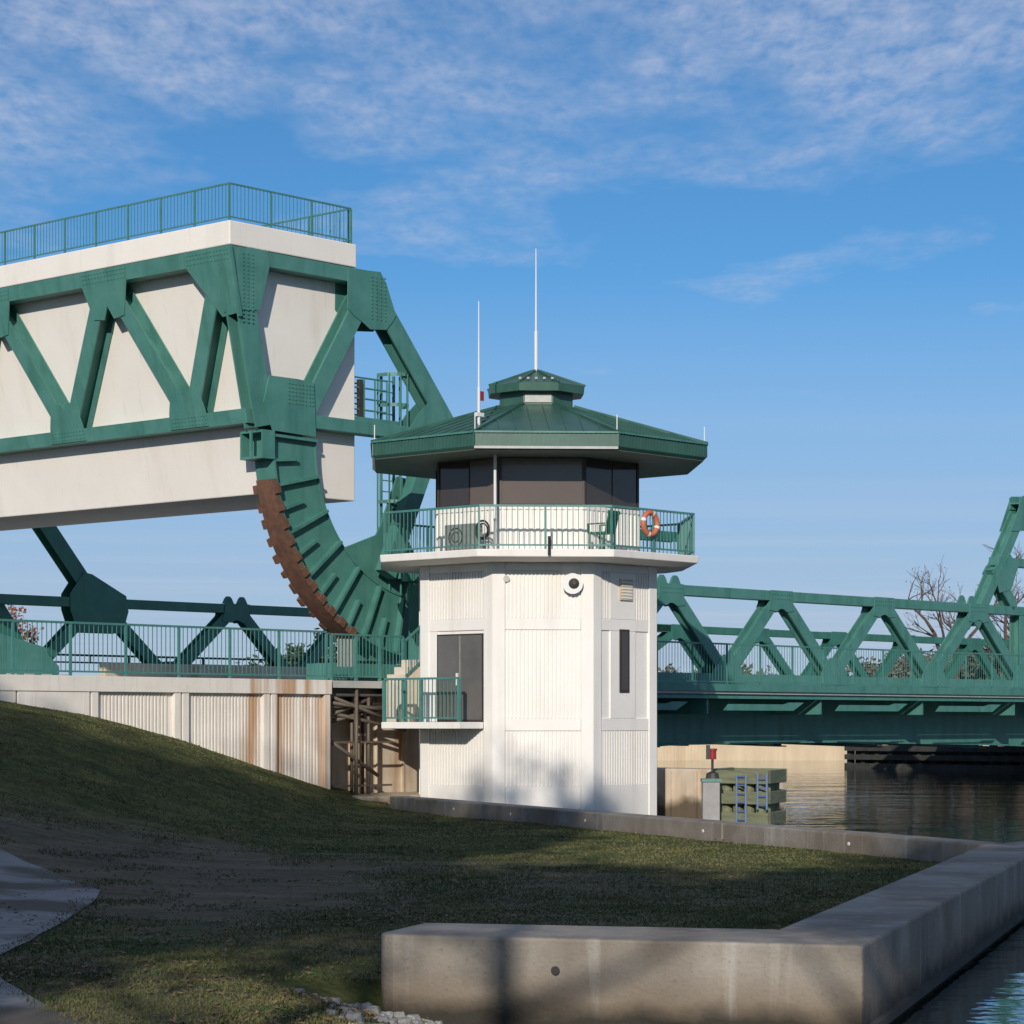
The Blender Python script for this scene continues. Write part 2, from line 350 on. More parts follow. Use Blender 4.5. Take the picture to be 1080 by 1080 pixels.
# ------------------------------------------------------------------ terrain, water, path
def ss(x, a, b):
    x = max(0, min(1, (x-a)/(b-a))); return x*x*(3-2*x)
def interp(x, tab):
    if x <= tab[0][0]: return tab[0][1]
    for (x0, y0), (x1, y1) in zip(tab, tab[1:]):
        if x <= x1: return y0+(y1-y0)*(x-x0)/(x1-x0)
    return tab[-1][1]
WZ = -.17                                                    # water level
WT = .60                                                     # top of the seawall
NL, NC = onz(395, 985, WT), onz(910, 997, WT)                # near wall: left end, outer corner
FC, FL = onz(1037, 890, WT), (-2.95, 60.0)                   # inner far corner, left end of the far run
HILL = [(-60, 3.4), (-20, 3.35), (-14, 3.15), (-11.2, 2.87), (-9.52, 2.54), (-7.84, 2.06), (-6.16, 1.38), (-4.48, .74), (-3.68, .52), (-2.8, .40), (-1.5, .36)]
def dist_poly(x, y, pts):
    d = 1e9
    for (x0, y0), (x1, y1) in zip(pts, pts[1:]):
        dx, dy = x1-x0, y1-y0; k = max(0, min(1, ((x-x0)*dx+(y-y0)*dy)/(dx*dx+dy*dy)))
        d = min(d, math.hypot(x-x0-k*dx, y-y0-k*dy))
    return d
SHORE = [(9, -60), (7, -10), (2.2, 5), (.3, 14), (-.35, 19.8), (NL[0]+.3, NL[1]+.3), (2.45, 20.6), (FC[0]+.25, FC[1]+.2), (FL[0]+.4, FL[1]+.3), (-3.3, 66), (-6, 90), (-40, 120), (-140, 120)]
LAND = SHORE+[(-140, -60)]
def inside(x, y, P):
    r = False; n = len(P); j = n-1
    for i in range(n):
        if (P[i][1] > y) != (P[j][1] > y) and x < (P[j][0]-P[i][0])*(y-P[i][1])/(P[j][1]-P[i][1])+P[i][0]: r = not r
        j = i
    return r
def gz(x, y):
    t, B = w2b(x, y); d = -B
    base = .22+.06*ss(y, 18, 40)+.05*mnoise.noise((x*.22, y*.22, 0))+.018*mnoise.noise((x*1.3, y*1.3, 5))
    base += .18*ss(-x, 3.5, 10)*(1-ss(y, 30, 45))
    h = interp(x, HILL)-.36
    h *= 1-ss(d, .5, 24) if d > 0 else 1
    z = base+max(h, 0)
    if not inside(x, y, LAND): return -1.6
    if y < NL[1]+.2 and x > -4:                                # bank slopes down to the water in front of the near wall
        e = dist_poly(x, y, SHORE[1:6]); z = -.10+(z+.10)*ss(e, 0, 1.5)
    return z
def grid(x0, x1, y0, y1, sx_, sy_):
    nx, ny = int((x1-x0)/sx_)+1, int((y1-y0)/sy_)+1
    vs = [(x0+i*sx_, y0+j*sy_, gz(x0+i*sx_, y0+j*sy_)) for j in range(ny) for i in range(nx)]
    fs = [(j*nx+i, j*nx+i+1, (j+1)*nx+i+1, (j+1)*nx+i) for j in range(ny-1) for i in range(nx-1)]
    return vs, fs
m_ = MB(); m_.add(*grid(-22, 12, 8, 68, .3, .3)); g1 = m_.build('ground', G['ground'], smooth=True); g1['kind'] = 'structure'
m_ = MB()
for q in ((-140, -22, -60, 120, 2, 2), (-22, 12, -60, 8, 2, 2), (-22, 12, 68, 120, 2, 2)): m_.add(*grid(*q))
g2 = m_.build('surrounding_ground', G['ground'], smooth=True); g2['kind'] = 'structure'
wv = MB(); wv.add([(-900, -300, WZ), (900, -300, WZ), (900, 1500, WZ), (-900, 1500, WZ)], [(0, 1, 2, 3)])
wt = wv.build('water', G['water']); wt['kind'] = 'structure'
def hit(px, py):
    Y = 9.0
    while Y < 120:
        x = (px-540)/F*Y; z = EYE+(HZ-py)/F*Y
        if z < gz(x, Y): return (x, Y)
        Y += .05
    return (x, Y)
def drape(name, poly, m, up=.014, step=.25):
    xs = [p[0] for p in poly]; ys = [p[1] for p in poly]; bm = bmesh.new()
    bm.faces.new([bm.verts.new((x, y, 0)) for x, y in poly])
    for ax, lo, hi_ in ((0, min(xs), max(xs)), (1, min(ys), max(ys))):
        v = lo+step
        while v < hi_:
            no = (1, 0, 0) if ax == 0 else (0, 1, 0); pt = (v, 0, 0) if ax == 0 else (0, v, 0)
            bmesh.ops.bisect_plane(bm, geom=bm.verts[:]+bm.edges[:]+bm.faces[:], plane_co=pt, plane_no=no); v += step
    for v in bm.verts: v.co.z = gz(v.co.x, v.co.y)+up
    bmesh.ops.recalc_face_normals(bm, faces=bm.faces)
    me = bpy.data.meshes.new(name); bm.to_mesh(me); bm.free(); me.materials.append(m)
    for p in me.polygons: p.use_smooth = True
    if me.polygons and me.polygons[0].normal.z < 0: me.flip_normals()
    o = bpy.data.objects.new(name, me); col.objects.link(o); return o
P1 = [hit(*p) for p in [(0, 896), (50, 918), (106, 940), (100, 951), (84, 962), (56, 980), (26, 996), (-2, 1010), (-10, 1022), (4, 1036), (40, 1057), (84, 1082)]]
pth = [(-9.5, P1[0][1]+2.2)]+P1+[(P1[-1][0]+.2, 10.5), (-9.5, 10.5)]
po = drape('path', pth, G['path']); po['kind'] = 'structure'
# far bank
fb = MB(); fb.box(-500, 500, 168.6, 1400, -2, 1.35)
o = fb.build('far_bank', G['bank']); o['kind'] = 'structure'
# ------------------------------------------------------------------ seawall
sw = thing('seawall', 'grey stained concrete seawall bordering the lawn by the water', 'seawall', base=(0, 0, 0))
def strip(pts, wd, z0, z1, name, side=1):
    mb = MB(); n = len(pts); out = []
    for i, p in enumerate(pts):
        p = Vector(p); ds = []
        if i > 0: ds.append((p-Vector(pts[i-1])).normalized())
        if i < n-1: ds.append((Vector(pts[i+1])-p).normalized())
        ns = [Vector((-d.y, d.x))*side for d in ds]
        if len(ns) == 2:
            b_ = (ns[0]+ns[1]).normalized(); out.append(p+b_*(wd/b_.dot(ns[0])))
        else: out.append(p+ns[0]*wd)
    poly = [tuple(p) for p in pts]+[tuple(p) for p in out[::-1]]
    mb.plan(poly, z0, z1); return mb
INL = onz(447, 973, WT); INR = onz(820, 980, WT)
far_out = Vector(FC)+(Vector(FC)-Vector(FL)).normalized()*2.6
u_ = (Vector(FC)-Vector(INR)).normalized(); n_ = Vector((u_.y, -u_.x))
OFc = Vector(NC)+u_*((Vector(FC)-Vector(NC)).dot(u_)+1.9)
NLv, e1v, e2v = Vector(NL), (Vector(NC)-Vector(NL)).normalized(), (Vector(INL)-Vector(NL)).normalized()
mb = MB().plan([tuple(NLv+e2v*.16), tuple(NLv+e2v*.05+e1v*.05), tuple(NLv+e1v*.16), NC, INR, INL], -1.2, WT); mb.build('near_section', G['sea'], sw, bevel=.025)
mb = MB().plan([(NC[0]+u_.x*.004, NC[1]+u_.y*.004), tuple(OFc), (FC[0]+.02, FC[1]+.02), (INR[0]+u_.x*.004, INR[1]+u_.y*.004)], -1.2, WT); mb.build('side_section', G['sea'], sw, bevel=.025)
fd = (Vector(FL)-Vector(FC)).normalized(); fn = Vector((-fd.y, fd.x)); fn = fn if fn.y > 0 else -fn
tot = (Vector(FL)-Vector(FC)).length
k = 0.03
for seg in (8.2, 9.0, tot-17.3):
    a_ = Vector(FC)+fd*k; b_ = Vector(FC)+fd*(k+seg-.03)
    mb = MB().plan([tuple(a_), tuple(b_), tuple(b_+fn*.5), tuple(a_+fn*.5)], -1.2, WT); mb.build('far_section', G['sea'], sw, bevel=.03)
    k += seg
for q in (.15, .35, .55, .7, .83):
    c = Vector(FC)+fd*(tot*q); MB().disc((c.x-fn.x*.012, c.y-fn.y*.012, WT-.17), (fn.x, fn.y, 0), [(.03, 0), (.03, .03)], 10).build('drain_cap', G['band'], sw)
e0_, e1_ = Vector(NC)+n_*.03, Vector(OFc)+n_*.03
MB().bar((e0_.x+u_.x*.1, e0_.y+u_.y*.1, -.09), (e1_.x, e1_.y, -.09), .06, .07).build('timber_wale', G['timber_dark'], sw)
dz = Vector((NC[0]-NL[0], NC[1]-NL[1])).normalized(); c = Vector(NL)+dz*1.55
o = MB().disc((c.x+dz.y*.02, c.y-dz.x*.02, WT-.26), (-dz.y, dz.x, 0), [(.036, -.01), (.036, .0), (.022, .012), (.022, .02)], 12).build('drain_hole', G['black'], sw)
# ------------------------------------------------------------------ bascule bridge
NB0, NB1 = 1.9, 2.35                      # near truss plane: outer and inner face
FB0, FB1 = 21.45, 21.9
def Q(px, py, B=NB0): return onB(px, py, B)
def hbeam(p, q, wd, B0, B1, name, m, parent, th=.05):
    mb = MB(); p, q = Vector(p), Vector(q); d = (q-p).normalized(); n = Vector((-d.y, d.x))
    pl = [p+n*wd/2, q+n*wd/2, q-n*wd/2, p-n*wd/2]
    mb.pb([tuple(v) for v in pl], B0, B0+th); mb.pb([tuple(v) for v in pl], B1-th, B1)
    pw = [p+n*.03, q+n*.03, q-n*.03, p-n*.03]
    mb.pb([tuple(v) for v in pw], B0+th, B1-th)
    return mb.build(name, m, parent)
def boxbeam(p, q, wd, B0, B1, name, m, parent):
    p, q = Vector(p), Vector(q); d = (q-p).normalized(); n = Vector((-d.y, d.x))
    return MB().pb([tuple(v) for v in (p+n*wd/2, q+n*wd/2, q-n*wd/2, p-n*wd/2)], B0, B1).build(name, m, parent, bevel=.012)
def plates(poly, B0, B1, name, m, parent, th=.03, bolts=None):
    mb = MB().pb(poly, B0-th, B0-.003); mb.pb(poly, B1+.003, B1+th)
    if bolts:
        for x, z in bolts:
            mb.disc((x, B0-th, z), (0, -1, 0), [(.028, 0), (.028, .02)], 6)
    return mb.build(name, m, parent)
br = thing('bascule_bridge', 'green steel rolling bascule bridge with a huge pale counterweight block', 'bridge', 'bridge', (8, 12, 3.4))
gm = G['green']
# counterweight
cwp = [(-1.55, 14.24), (3.1, 14.24), (3.1, 8.22), (.25, 8.22)]
cw = thing  # (kept simple: the block is a part)
cwo = MB().pb([(-1.18, 14.26), (3.1, 14.26), (3.1, 8.2), (.02, 8.2)], 2.36, 21.44).build('counterweight', G['cw'], br, bevel=.03)
cap = MB().box(-1.72, 2.69, 1.88, 21.92, 14.262, 14.87).build('counterweight_cap', G['cw'], br, bevel=.03)
railing(br, [(2.6, 2.0, 14.88), (-1.62, 2.0, 14.88), (-1.62, 21.8, 14.88), (2.6, 21.8, 14.88)], .93, G['rail'], bay=1.3, pick=.13, pw=.045, rw=.04, kw=.013)
railing(br, [(2.6, 2.1, 14.88), (2.6, 21.7, 14.88)], .93, G['rail'], bay=1.5, pick=.16, pw=.045, rw=.04, kw=.013)
# end frame across the roadway, leaning with the counterweight face
tu, tl = -1.68, -.87                      # outer face position at the upper and lower chord
def te(z): return tl+(tu-tl)*(z-10.1)/(14.06-10.1)
def endbeam(p, q, wd, name, th=.045, dep=.5, hb=True):   # p, q given as (B, z)
    p, q = Vector(p), Vector(q); d = (q-p).normalized(); n = Vector((-d.y, d.x))
    def lay(hw, o0, o1):
        pl = [p+n*hw, q+n*hw, q-n*hw, p-n*hw]
        mbx.prism([tuple(v) for v in pl], lambda v, o: (te(v[1])+o, v[0], v[1]), o0, o1)
    mbx = MB()
    if hb: lay(wd/2, 0, th); lay(wd/2, dep-th, dep); lay(.03, th, dep-th)
    else: lay(wd/2, 0, dep)
    return mbx.build(name, gm, br)
endbeam((NB0+.02, 14.06), (FB1-.02, 14.06), .38, 'end_upper_chord', hb=False, dep=.46)
endbeam((NB0+.3, 10.1), (FB1-.3, 10.1), .36, 'end_lower_chord', hb=False, dep=.52)
un = [2.3, 6.9, 11.9, 16.9, 21.5]; ln_ = [4.4, 9.4, 14.4, 19.4]
for i in range(4):
    endbeam((un[i]+.12, 13.9), (ln_[i]-.12, 10.28), .46, 'end_diagonal'); endbeam((un[i+1]-.12, 13.9), (ln_[i]+.12, 10.28), .46, 'end_diagonal')
def endplate(poly, name='gusset_plate'):
    mbx = MB(); mbx.prism(poly, lambda v, o: (te(v[1])+o, v[0], v[1]), -.035, -.003)
    b0, b1 = min(v[0] for v in poly), max(v[0] for v in poly)
    for z in (13.94, 14.06, 14.16, 10.03, 10.13, 10.22):
        y = b0+.08
        while y < b1-.05:
            if inside(y, z, poly): mbx.disc((te(z)-.035, y, z), (-1, 0, 0), [(.026, 0), (.026, .018)], 6)
            y += .13
    return mbx.build(name, gm, br)
for B in un[1:4]:
    endplate([(B-.95, 14.22), (B+.95, 14.22), (B+.9, 13.85), (B+.62, 13.0), (B+.2, 12.95), (B, 13.3), (B-.2, 12.95), (B-.62, 13.0), (B-.9, 13.85)])
for B in ln_:
    endplate([(B-.75, 9.95), (B+.75, 9.95), (B+.7, 10.35), (B+.5, 11.0), (B+.1, 10.95), (B, 10.75), (B-.1, 10.95), (B-.5, 11.0), (B-.7, 10.35)])
# corner gussets (end side), near and far
endplate([(1.87, 14.25), (3.5, 14.25), (3.6, 13.87), (2.66, 12.75), (2.5, 12.55), (1.87, 12.6)])
endplate([(21.96, 14.25), (20.3, 14.25), (19.9, 13.87), (21.05, 12.62), (21.35, 12.45), (21.94, 12.5)])
for B in (1.855, 21.945):
    MB().bar((te(14.25)-.03, B, 14.25), (te(12.5)-.03, B, 12.5), .09).build('corner_angle', gm, br)
# longitudinal trusses, same members near and far
def hub_bolts(x0, x1, z0, z1, dx=.13, dz=.11):
    r_ = []; z = z0
    while z < z1:
        x = x0
        while x < x1: r_.append((x, z)); x += dx
        z += dz
    return r_
def leaf_truss(B0, B1, m, near):
    P = lambda *ps: [Q(px, py) for px, py in ps]
    boxbeam((tu+.05, 14.06), (3.3, 14.06), .38, B0, B1, 'top_chord', m, br)
    boxbeam((-.5, 10.1), (4.75, 10.1), .34, B0+.002, B1-.002, 'portal_chord', m, br)
    # corner post leaning with the counterweight face
    hbeam((-1.38, 13.9), (-.50, 9.85), .64, B0, B1, 'corner_post', m, br)
    hbeam((3.05, 13.6), (.95, 10.3), .5, B0, B1, 'portal_diagonal', m, br)
    cg = P((250, 262), (263, 261), (282, 265), (284, 279), (273.5, 327), (249.5, 327))
    plates(cg, B0, B1, 'gusset_plate', m, br, bolts=hub_bolts(-1.28, -.95, 12.4, 14.1, .16, .1) if near else None)
    ug = P((366.5, 283), (400.5, 287), (407, 300), (417, 333), (413, 340), (406.5, 348), (390, 347.5), (382, 340), (373, 333), (366, 325))
    plates(ug, B0, B1, 'gusset_plate', m, br, bolts=hub_bolts(3.25, 3.75, 13.0, 14.1, .16, .1) if near else None)
    hg = P((283, 396), (313, 400), (330, 404), (332, 461), (287, 454), (277, 424))
    plates(hg, B0, B1, 'hub_plate', m, br, th=.05, bolts=hub_bolts(.25, 1.1, 10.5, 11.0, .12, .1) if near else None)
    # long raking member from the portal head down to the lift span
    hbeam((3.55, 13.55), (9.75, 6.35), .56, B0, B1, 'raking_member', m, br)
    Ag = [(8.55, 6.62), (9.1, 7.35), (9.45, 7.3), (10.9, 6.62), (11.0, 6.1), (10.75, 5.35), (9.0, 5.35), (8.75, 5.6), (8.55, 6.1)]
    plates(Ag, B0, B1, 'gusset_plate', m, br)
    mg = P((470, 440), (452, 424), (441, 436), (430, 455), (436, 470), (452, 485), (480, 470))
    plates(mg, B0, B1, 'gusset_plate', m, br)
    boxbeam((6.0, 10.5), (4.0, 6.3), .5, B0+.05, B1-.05, 'segment_brace', m, br)
    boxbeam((4.4, 6.35), (9.4, 6.35), .32, B0, B1, 'segment_strut', m, br)
    # lift span
    boxbeam((9.6, 6.36), (33.6, 6.36), .31, B0, B1, 'top_chord', m, br)
    boxbeam((2.5, 3.66), (41, 3.66), .4, B0, B1, 'bottom_chord', m, br)
    tops = [9.8, 15.9, 21.5, 27.3, 33.2]; lows = [6.9, 12.85, 18.7, 24.4, 30.3, 36.2]
    if not near: tops += [41.0, 46.8, 52.8, 58.6, 64.5, 70.4]; lows += [43.9, 49.8, 55.7, 61.5, 67.4, 73.3]
    if not near: boxbeam((33.6, 6.34), (76, 6.34), .31, B0, B1, 'top_chord', m, br); boxbeam((41, 3.66), (76, 3.66), .4, B0, B1, 'bottom_chord', m, br)
    for i, T in enumerate(tops):
        for Lw, s in ((lows[i], -1), (lows[i+1], 1)):
            hbeam((T+s*.28, 6.2), (Lw-s*.2, 4.0), .40, B0, B1-.08, 'diagonal', m, br)
        pg = [(T-.58, 6.53), (T+.58, 6.53), (T+.60, 6.15), (T+.68, 6.0), (T+.66, 5.9), (T+.28, 5.86), (T+.08, 5.95), (T-.08, 5.95), (T-.28, 5.86), (T-.66, 5.9), (T-.68, 6.0), (T-.60, 6.15)]
        if i: plates(pg, B0, B1, 'gusset_plate', m, br, bolts=[(T-.5+.125*q, z) for q in range(9) for z in (6.28, 6.42)] if near else None)
    for Lw in lows[1:]:
        plates([(Lw-.8, 3.5), (Lw+.8, 3.5), (Lw+.7, 4.0), (Lw+.25, 4.45), (Lw-.25, 4.45), (Lw-.7, 4.0)], B0, B1, 'gusset_plate', m, br)
    for T in (15.9, 32.6):
        for s in (-.32, .32):
            ring = [(T+s-.26, 6.53), (T+s-.15, 6.72), (T+s-.07, 6.79), (T+s+.07, 6.79), (T+s+.15, 6.72), (T+s+.26, 6.53)]
            e = MB().pb(ring, B0+.08, B0+.14); e.disc((T+s, B0+.079, 6.68), (0, -1, 0), [(.05, 0), (.05, .004)], 10)
            e.build('lifting_lug', m, br)
leaf_truss(NB0, NB1, G['green'], True)
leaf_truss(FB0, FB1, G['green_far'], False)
# rolling segments
CX, CZ, RO, RI = 5.192, 9.531, 5.62, 3.87
def pol(r, a): return (CX+r*math.cos(R(a)), CZ+r*math.sin(R(a)))
def segment(B0, m, near):
    A0, A1 = 178.6, 262.0; n = 44
    sg = MB()
    prof = lambda r0, r1, b0, b1: sg.add(
        [(*[pol(r, A0+(A1-A0)*i/n)[0]], b, pol(r, A0+(A1-A0)*i/n)[1]) for i in range(n+1) for r, b in ((r0, b0), (r1, b0), (r1, b1), (r0, b1))],
        [(i*4+j, i*4+(j+1) % 4, (i+1)*4+(j+1) % 4, (i+1)*4+j) for i in range(n) for j in range(4)]+[(0, 1, 2, 3), (n*4+3, n*4+2, n*4+1, n*4)])
    prof(RI, 5.40, B0+.16, B0+.21); prof(RI, 5.40, B0+.62, B0+.67)       # two web plates
    o = sg.build('rolling_segment', m, br)
    fl = MB(); sg2 = sg; 
    def ring(mbx, r0, r1, b0, b1, a0=A0, a1=A1, nn=n):
        vs = []; 
        for i in range(nn+1):
            a = a0+(a1-a0)*i/nn
            for r, b in ((r0, b0), (r1, b0), (r1, b1), (r0, b1)):
                x, z = pol(r, a); vs.append((x, b, z))
        mbx.add(vs, [(i*4+j, i*4+(j+1) % 4, (i+1)*4+(j+1) % 4, (i+1)*4+j) for i in range(nn) for j in range(4)]+[(0, 1, 2, 3), (nn*4+3, nn*4+2, nn*4+1, nn*4)])
    ring(fl, RI-.04, RI, B0+.12, B0+.72); fl.build('inner_flange', m, o)
    f2 = MB(); ring(f2, 5.40, 5.46, B0-.02, B0+.70); f2.build('outer_flange', m, o)
    for k in range(7):
        a = 178.9+13.45*k
        mb = MB()
        d = Vector(pol(1, a))-Vector((CX, CZ)); nrm = Vector((-d.y, d.x))*.035; p, q = Vector(pol(RI+.04, a)), Vector(pol(5.39, a))
        mb.pb([tuple(p+nrm), tuple(q+nrm), tuple(q-nrm), tuple(p-nrm)], B0-.02, B0+.159); mb.build('stiffener', m, o)
        if k < 6:
            a += 6.7; d = Vector(pol(1, a))-Vector((CX, CZ)); nrm = Vector((-d.y, d.x))*.035; p, q = Vector(pol(4.62, a)), Vector(pol(5.39, a))
            MB().pb([tuple(p+nrm), tuple(q+nrm), tuple(q-nrm), tuple(p-nrm)], B0-.0, B0+.159).build('stiffener', m, o)
    # bolted edge angle
    eb = MB(); a = A0+1
    while a < A1:
        for r in (5.34,):
            x, z = pol(r, a); eb.disc((x, B0+.16, z), (0, -1, 0), [(.035, 0), (.035, .025)], 6)
        a += 1.4
    eb.build('bolt_row', m, o)
    tr = MB(); ring(tr, 5.461, RO, B0-.05, B0+.56, 190.5, 244); t_ = tr.build('tread', G['rustt'], br)
    for k in range(11):
        a = 192.0+4.75*k
        j_ = random.uniform(-.5, .5); lg = MB(); ring(lg, 5.50, RO+random.uniform(.02, .06), B0+.561, B0+random.uniform(.64, .72), a+j_, a+2.3+random.uniform(-.4, .5), 3); lg.build('tread_lug', G['rustt'], t_)
        lg = MB(); ring(lg, 5.42, RO+.012, B0-.11, B0-.061, a, a+2.3, 3); lg.build('tread_lug', G['rustt'], t_)
    # stop bracket at the head of the tread
    bk = MB(); x0, z0 = Q(256, 452)[0]+.15, 9.02
    bk.box(-.66, -.24, B0-.05, B0, z0, z0+.72); bk.box(-.66, -.24, B0+.75, B0+.8, z0, z0+.72); bk.box(-.66, -.24, B0, B0+.75, z0+.66, z0+.72)
    bk.box(-.66, -.24, B0, B0+.75, z0, z0+.06); bk.box(-.30, -.24, B0, B0+.75, z0+.06, z0+.66); bk.box(-.7, -.66, B0+.32, B0+.4, z0+.0, z0+.72)
    bk.build('stop_bracket', m, br)
    # web plate behind the segment tying it to the raking member
    wp = [(1.9, 6.5), (2.85, 6.95), (4.1, 7.37), (4.25, 7.6), (4.9, 9.0), (5.9, 8.9), (5.3, 7.3), (6.6, 5.6), (7.5, 4.0), (3.2, 4.0), (2.4, 5.2)]
    MB().pb(wp, B0+.68, B0+.74).build('web_plate', m, br)
segment(1.88, G['green'], True)
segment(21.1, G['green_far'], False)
# tracks and their supporting girders
for B0, ta in ((1.75, 1.7), (20.95, -6.2)):
    tk = MB().box(ta, 8.6, B0, B0+1.0, 3.46, 3.89); o = tk.build('track_girder', G['green'], br)
    k = 5.6
    while k < 8.4 and B0 > 5:
        MB().box(k, k+.36, B0-.08, B0-.003, 3.5, 3.93).build('track_tooth', G['unit'], o); k += .7
g_ = [onB(-60, 640, 21.0), onB(0, 668, 21.0), onB(48, 683, 21.0), onB(50, 690, 21.0), onB(62, 703, 21.0), onB(62, 712, 21.0), onB(-60, 712, 21.0)]
MB().pb(g_, 20.98, 21.05).build('segment_girder', G['green'], br)
# walkway platform, ladder and cage beside the portal
pf = MB().box(2.7, 5.3, 2.40, 3.35, 10.25, 10.33).build('platform', gm, br)
MB().box(3.1, 5.3, 2.36, 2.42, 10.12, 10.45).build('toe_plate', gm, pf)
def pipe(mb, *pts, r=.028, n=6): mb.tube([Vector(p) for p in pts], r, n)
for x in (3.1, 3.5, 3.9, 4.35): 
    for B in (2.42, 3.32):
        pm = MB(); pipe(pm, (x, B, 10.33), (x, B, 11.5)); pm.build('platform_post', gm, br)
for z in (10.65, 10.95, 11.23, 11.5):
    for B in (2.42, 3.32):
        pm = MB(); pipe(pm, (2.6, B, z), (4.35, B, z), r=.024); pm.build('platform_rail', gm, br)
MB().box(3.3, 3.42, 2.38, 2.5, 10.0, 11.45).build('junction_box', G['dark'], br)
ld = MB()
LX, LB = 4.85, 2.9
for dx in (-.24, .24): ld.bar((LX+dx, LB, 4.2), (LX+dx, LB, 11.75), .07, .05)
z = 4.4
while z < 11.7: ld.bar((LX-.24, LB, z), (LX+.24, LB, z), .03); z += .3
lo_ = ld.build('ladder', gm, br)
cg = MB()
for z in (5.6, 6.5, 7.4, 8.3, 9.2, 10.1, 10.9, 11.72):
    arc = [(LX+.42*math.cos(R(a)), LB-.05+.62*math.sin(R(a)), z) for a in range(-180, 1, 30)]
    for p, q in zip(arc, arc[1:]): cg.bar(p, q, .025, .09)
for a in range(-180, 1, 36):
    x, y = LX+.42*math.cos(R(a)), LB-.05+.62*math.sin(R(a)); cg.bar((x, y, 5.6), (x, y, 11.75), .05, .02)
cg.build('ladder_cage', gm, lo_)
# machinery stand under the tower eaves
ms = MB(); ms.box(4.35, 4.75, 1.2, 1.6, 3.5, 6.1); ms.box(4.2, 5.3, 1.1, 1.7, 6.1, 6.4); ms.box(4.9, 5.2, 1.2, 1.6, 3.5, 6.1); ms.build('machinery_stand', gm, br)
# bridge deck
dk = MB().box(3.4, 76, 0.02, 23.8, 3.20, 3.46).build('deck', G['unit'], br)
MB().box(8.0, 41, -.06, .015, 3.28, 3.50).build('deck_fascia', gm, dk)
MB().box(8.0, 41, -.02, .10, 3.06, 3.14).build('edge_flange', gm, dk)
MB().box(8.0, 41, .12, .15, 3.14, 3.199).build('edge_web', gm, dk)
for B in (2.0, 6.7, 11.4, 16.1, 21.2):
    gd = MB()
    pts = [(7.5, 1.25), (12, 1.55), (16, 1.72), (24, 1.75), (34, 1.6), (41, 1.4)]
    gd.pb([(7.5, 3.19)]+pts+[(41, 3.19)], B, B+.06)
    for (x0, z0), (x1, z1) in zip(pts, pts[1:]): gd.pb([(x0, z0-.05), (x1, z1-.05), (x1, z1), (x0, z0)], B-.25, B+.31)
    gd.build('main_girder', gm, br)
t_ = 9.6
while t_ < 40:
    MB().box(t_, t_+.3, 2.06, 21.2, 1.8, 3.15).build('floor_beam', gm, br)
    MB().pb([(t_, 3.05), (t_+.08, 3.05), (t_+.08, 2.6), (t_, 2.6)], .12, 2.0).build('sidewalk_bracket', gm, br)
    ut = MB().pb([(t_+.7, 2.71), (t_+4.2, 2.71), (t_+4.75, 2.96), (t_+4.0, 2.96), (t_+3.7, 2.9), (t_+.95, 2.9)], .02, .06)
    ut.build('sunlight_strip', gm, br)  # added plate in the shape of a sunlight strip between the brackets
    MB().bar((t_+.3, 2.2, 1.66), (t_+5.6, 6.6, 1.66), .12, .12).build('lateral_brace', gm, br)
    t_ += 5.75
railing(br, [(8.0, .06, 3.46), (41, .06, 3.46)], 1.22, G['rail'], bay=1.65, pick=.135, pw=.05, rw=.05, kw=.012)
# barrier and thin railing on the far side of the road
bw = thing('road_barrier', 'beige brown-streaked concrete road barrier behind the left railing', 'barrier', 'bridge', (12, 20.6, 3.46))
MB().pb([(9.2, 3.46), (40, 3.46), (40, 4.33), (9.2, 4.33)], 20.45, 20.75).build('barrier_wall', G['barrier'], bw, bevel=.03)
fr = thing('road_railing', 'thin dark steel railing far across the bridge roadway', 'railing', 'bridge', (10, 23.6, 3.46))
railing(fr, [(6, 23.6, 3.46), (40, 23.6, 3.46)], 1.2, G['dark'], bay=3.4, pick=1.7, pw=.07, rw=.07, kw=.03, base=.95)
# portal at the far right end of the span
pt = thing('bridge_portal', 'tall green steel portal frame rising at the right end of the lift span', 'bridge portal', 'bridge', (34, 2, 3.46))
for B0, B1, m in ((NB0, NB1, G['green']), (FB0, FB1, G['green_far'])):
    top = Q(1073, 527); 
    hbeam(Q(1030, 660), Q(1079, 542), .42, B0+.002, B1-.002, 'raking_post', m, pt)
    hbeam((36.0, 10.25), (41, 10.25), .42, B0, B1, 'portal_beam', m, pt)
    boxbeam((34.6, 8.1), (41, 8.1), .3, B0+.01, B1-.01, 'cross_strut', m, pt)
    hbeam((34.3, 7.8), (35.7, 6.5), .4, B0, B1, 'knee_brace', m, pt)
    hbeam((36.3, 6.2), (36.3, 3.9), .55, B0, B1, 'post', m, pt)
    boxbeam((33.7, 6.36), (41, 6.36), .31, B0, B1, 'chord', m, pt)
    plates([Q(x, y) for x, y in [(1064, 583), (1073, 598), (1066, 622), (1054, 625), (1050, 608)]], B0, B1, 'gusset_plate', m, pt)
    plates([Q(x, y) for x, y in [(1078, 523), (1105, 523), (1105, 546), (1091, 549), (1082, 560), (1066, 560)]], B0, B1, 'gusset_plate', m, pt)
# approach road
ar = MB().box(-90, 3.39, .3, 23.8, 3.0, 3.39).build('road', G['asphalt'])
ar.location = (*P0, 0); ar.rotation_euler.z = ANG; ar['kind'] = 'structure'
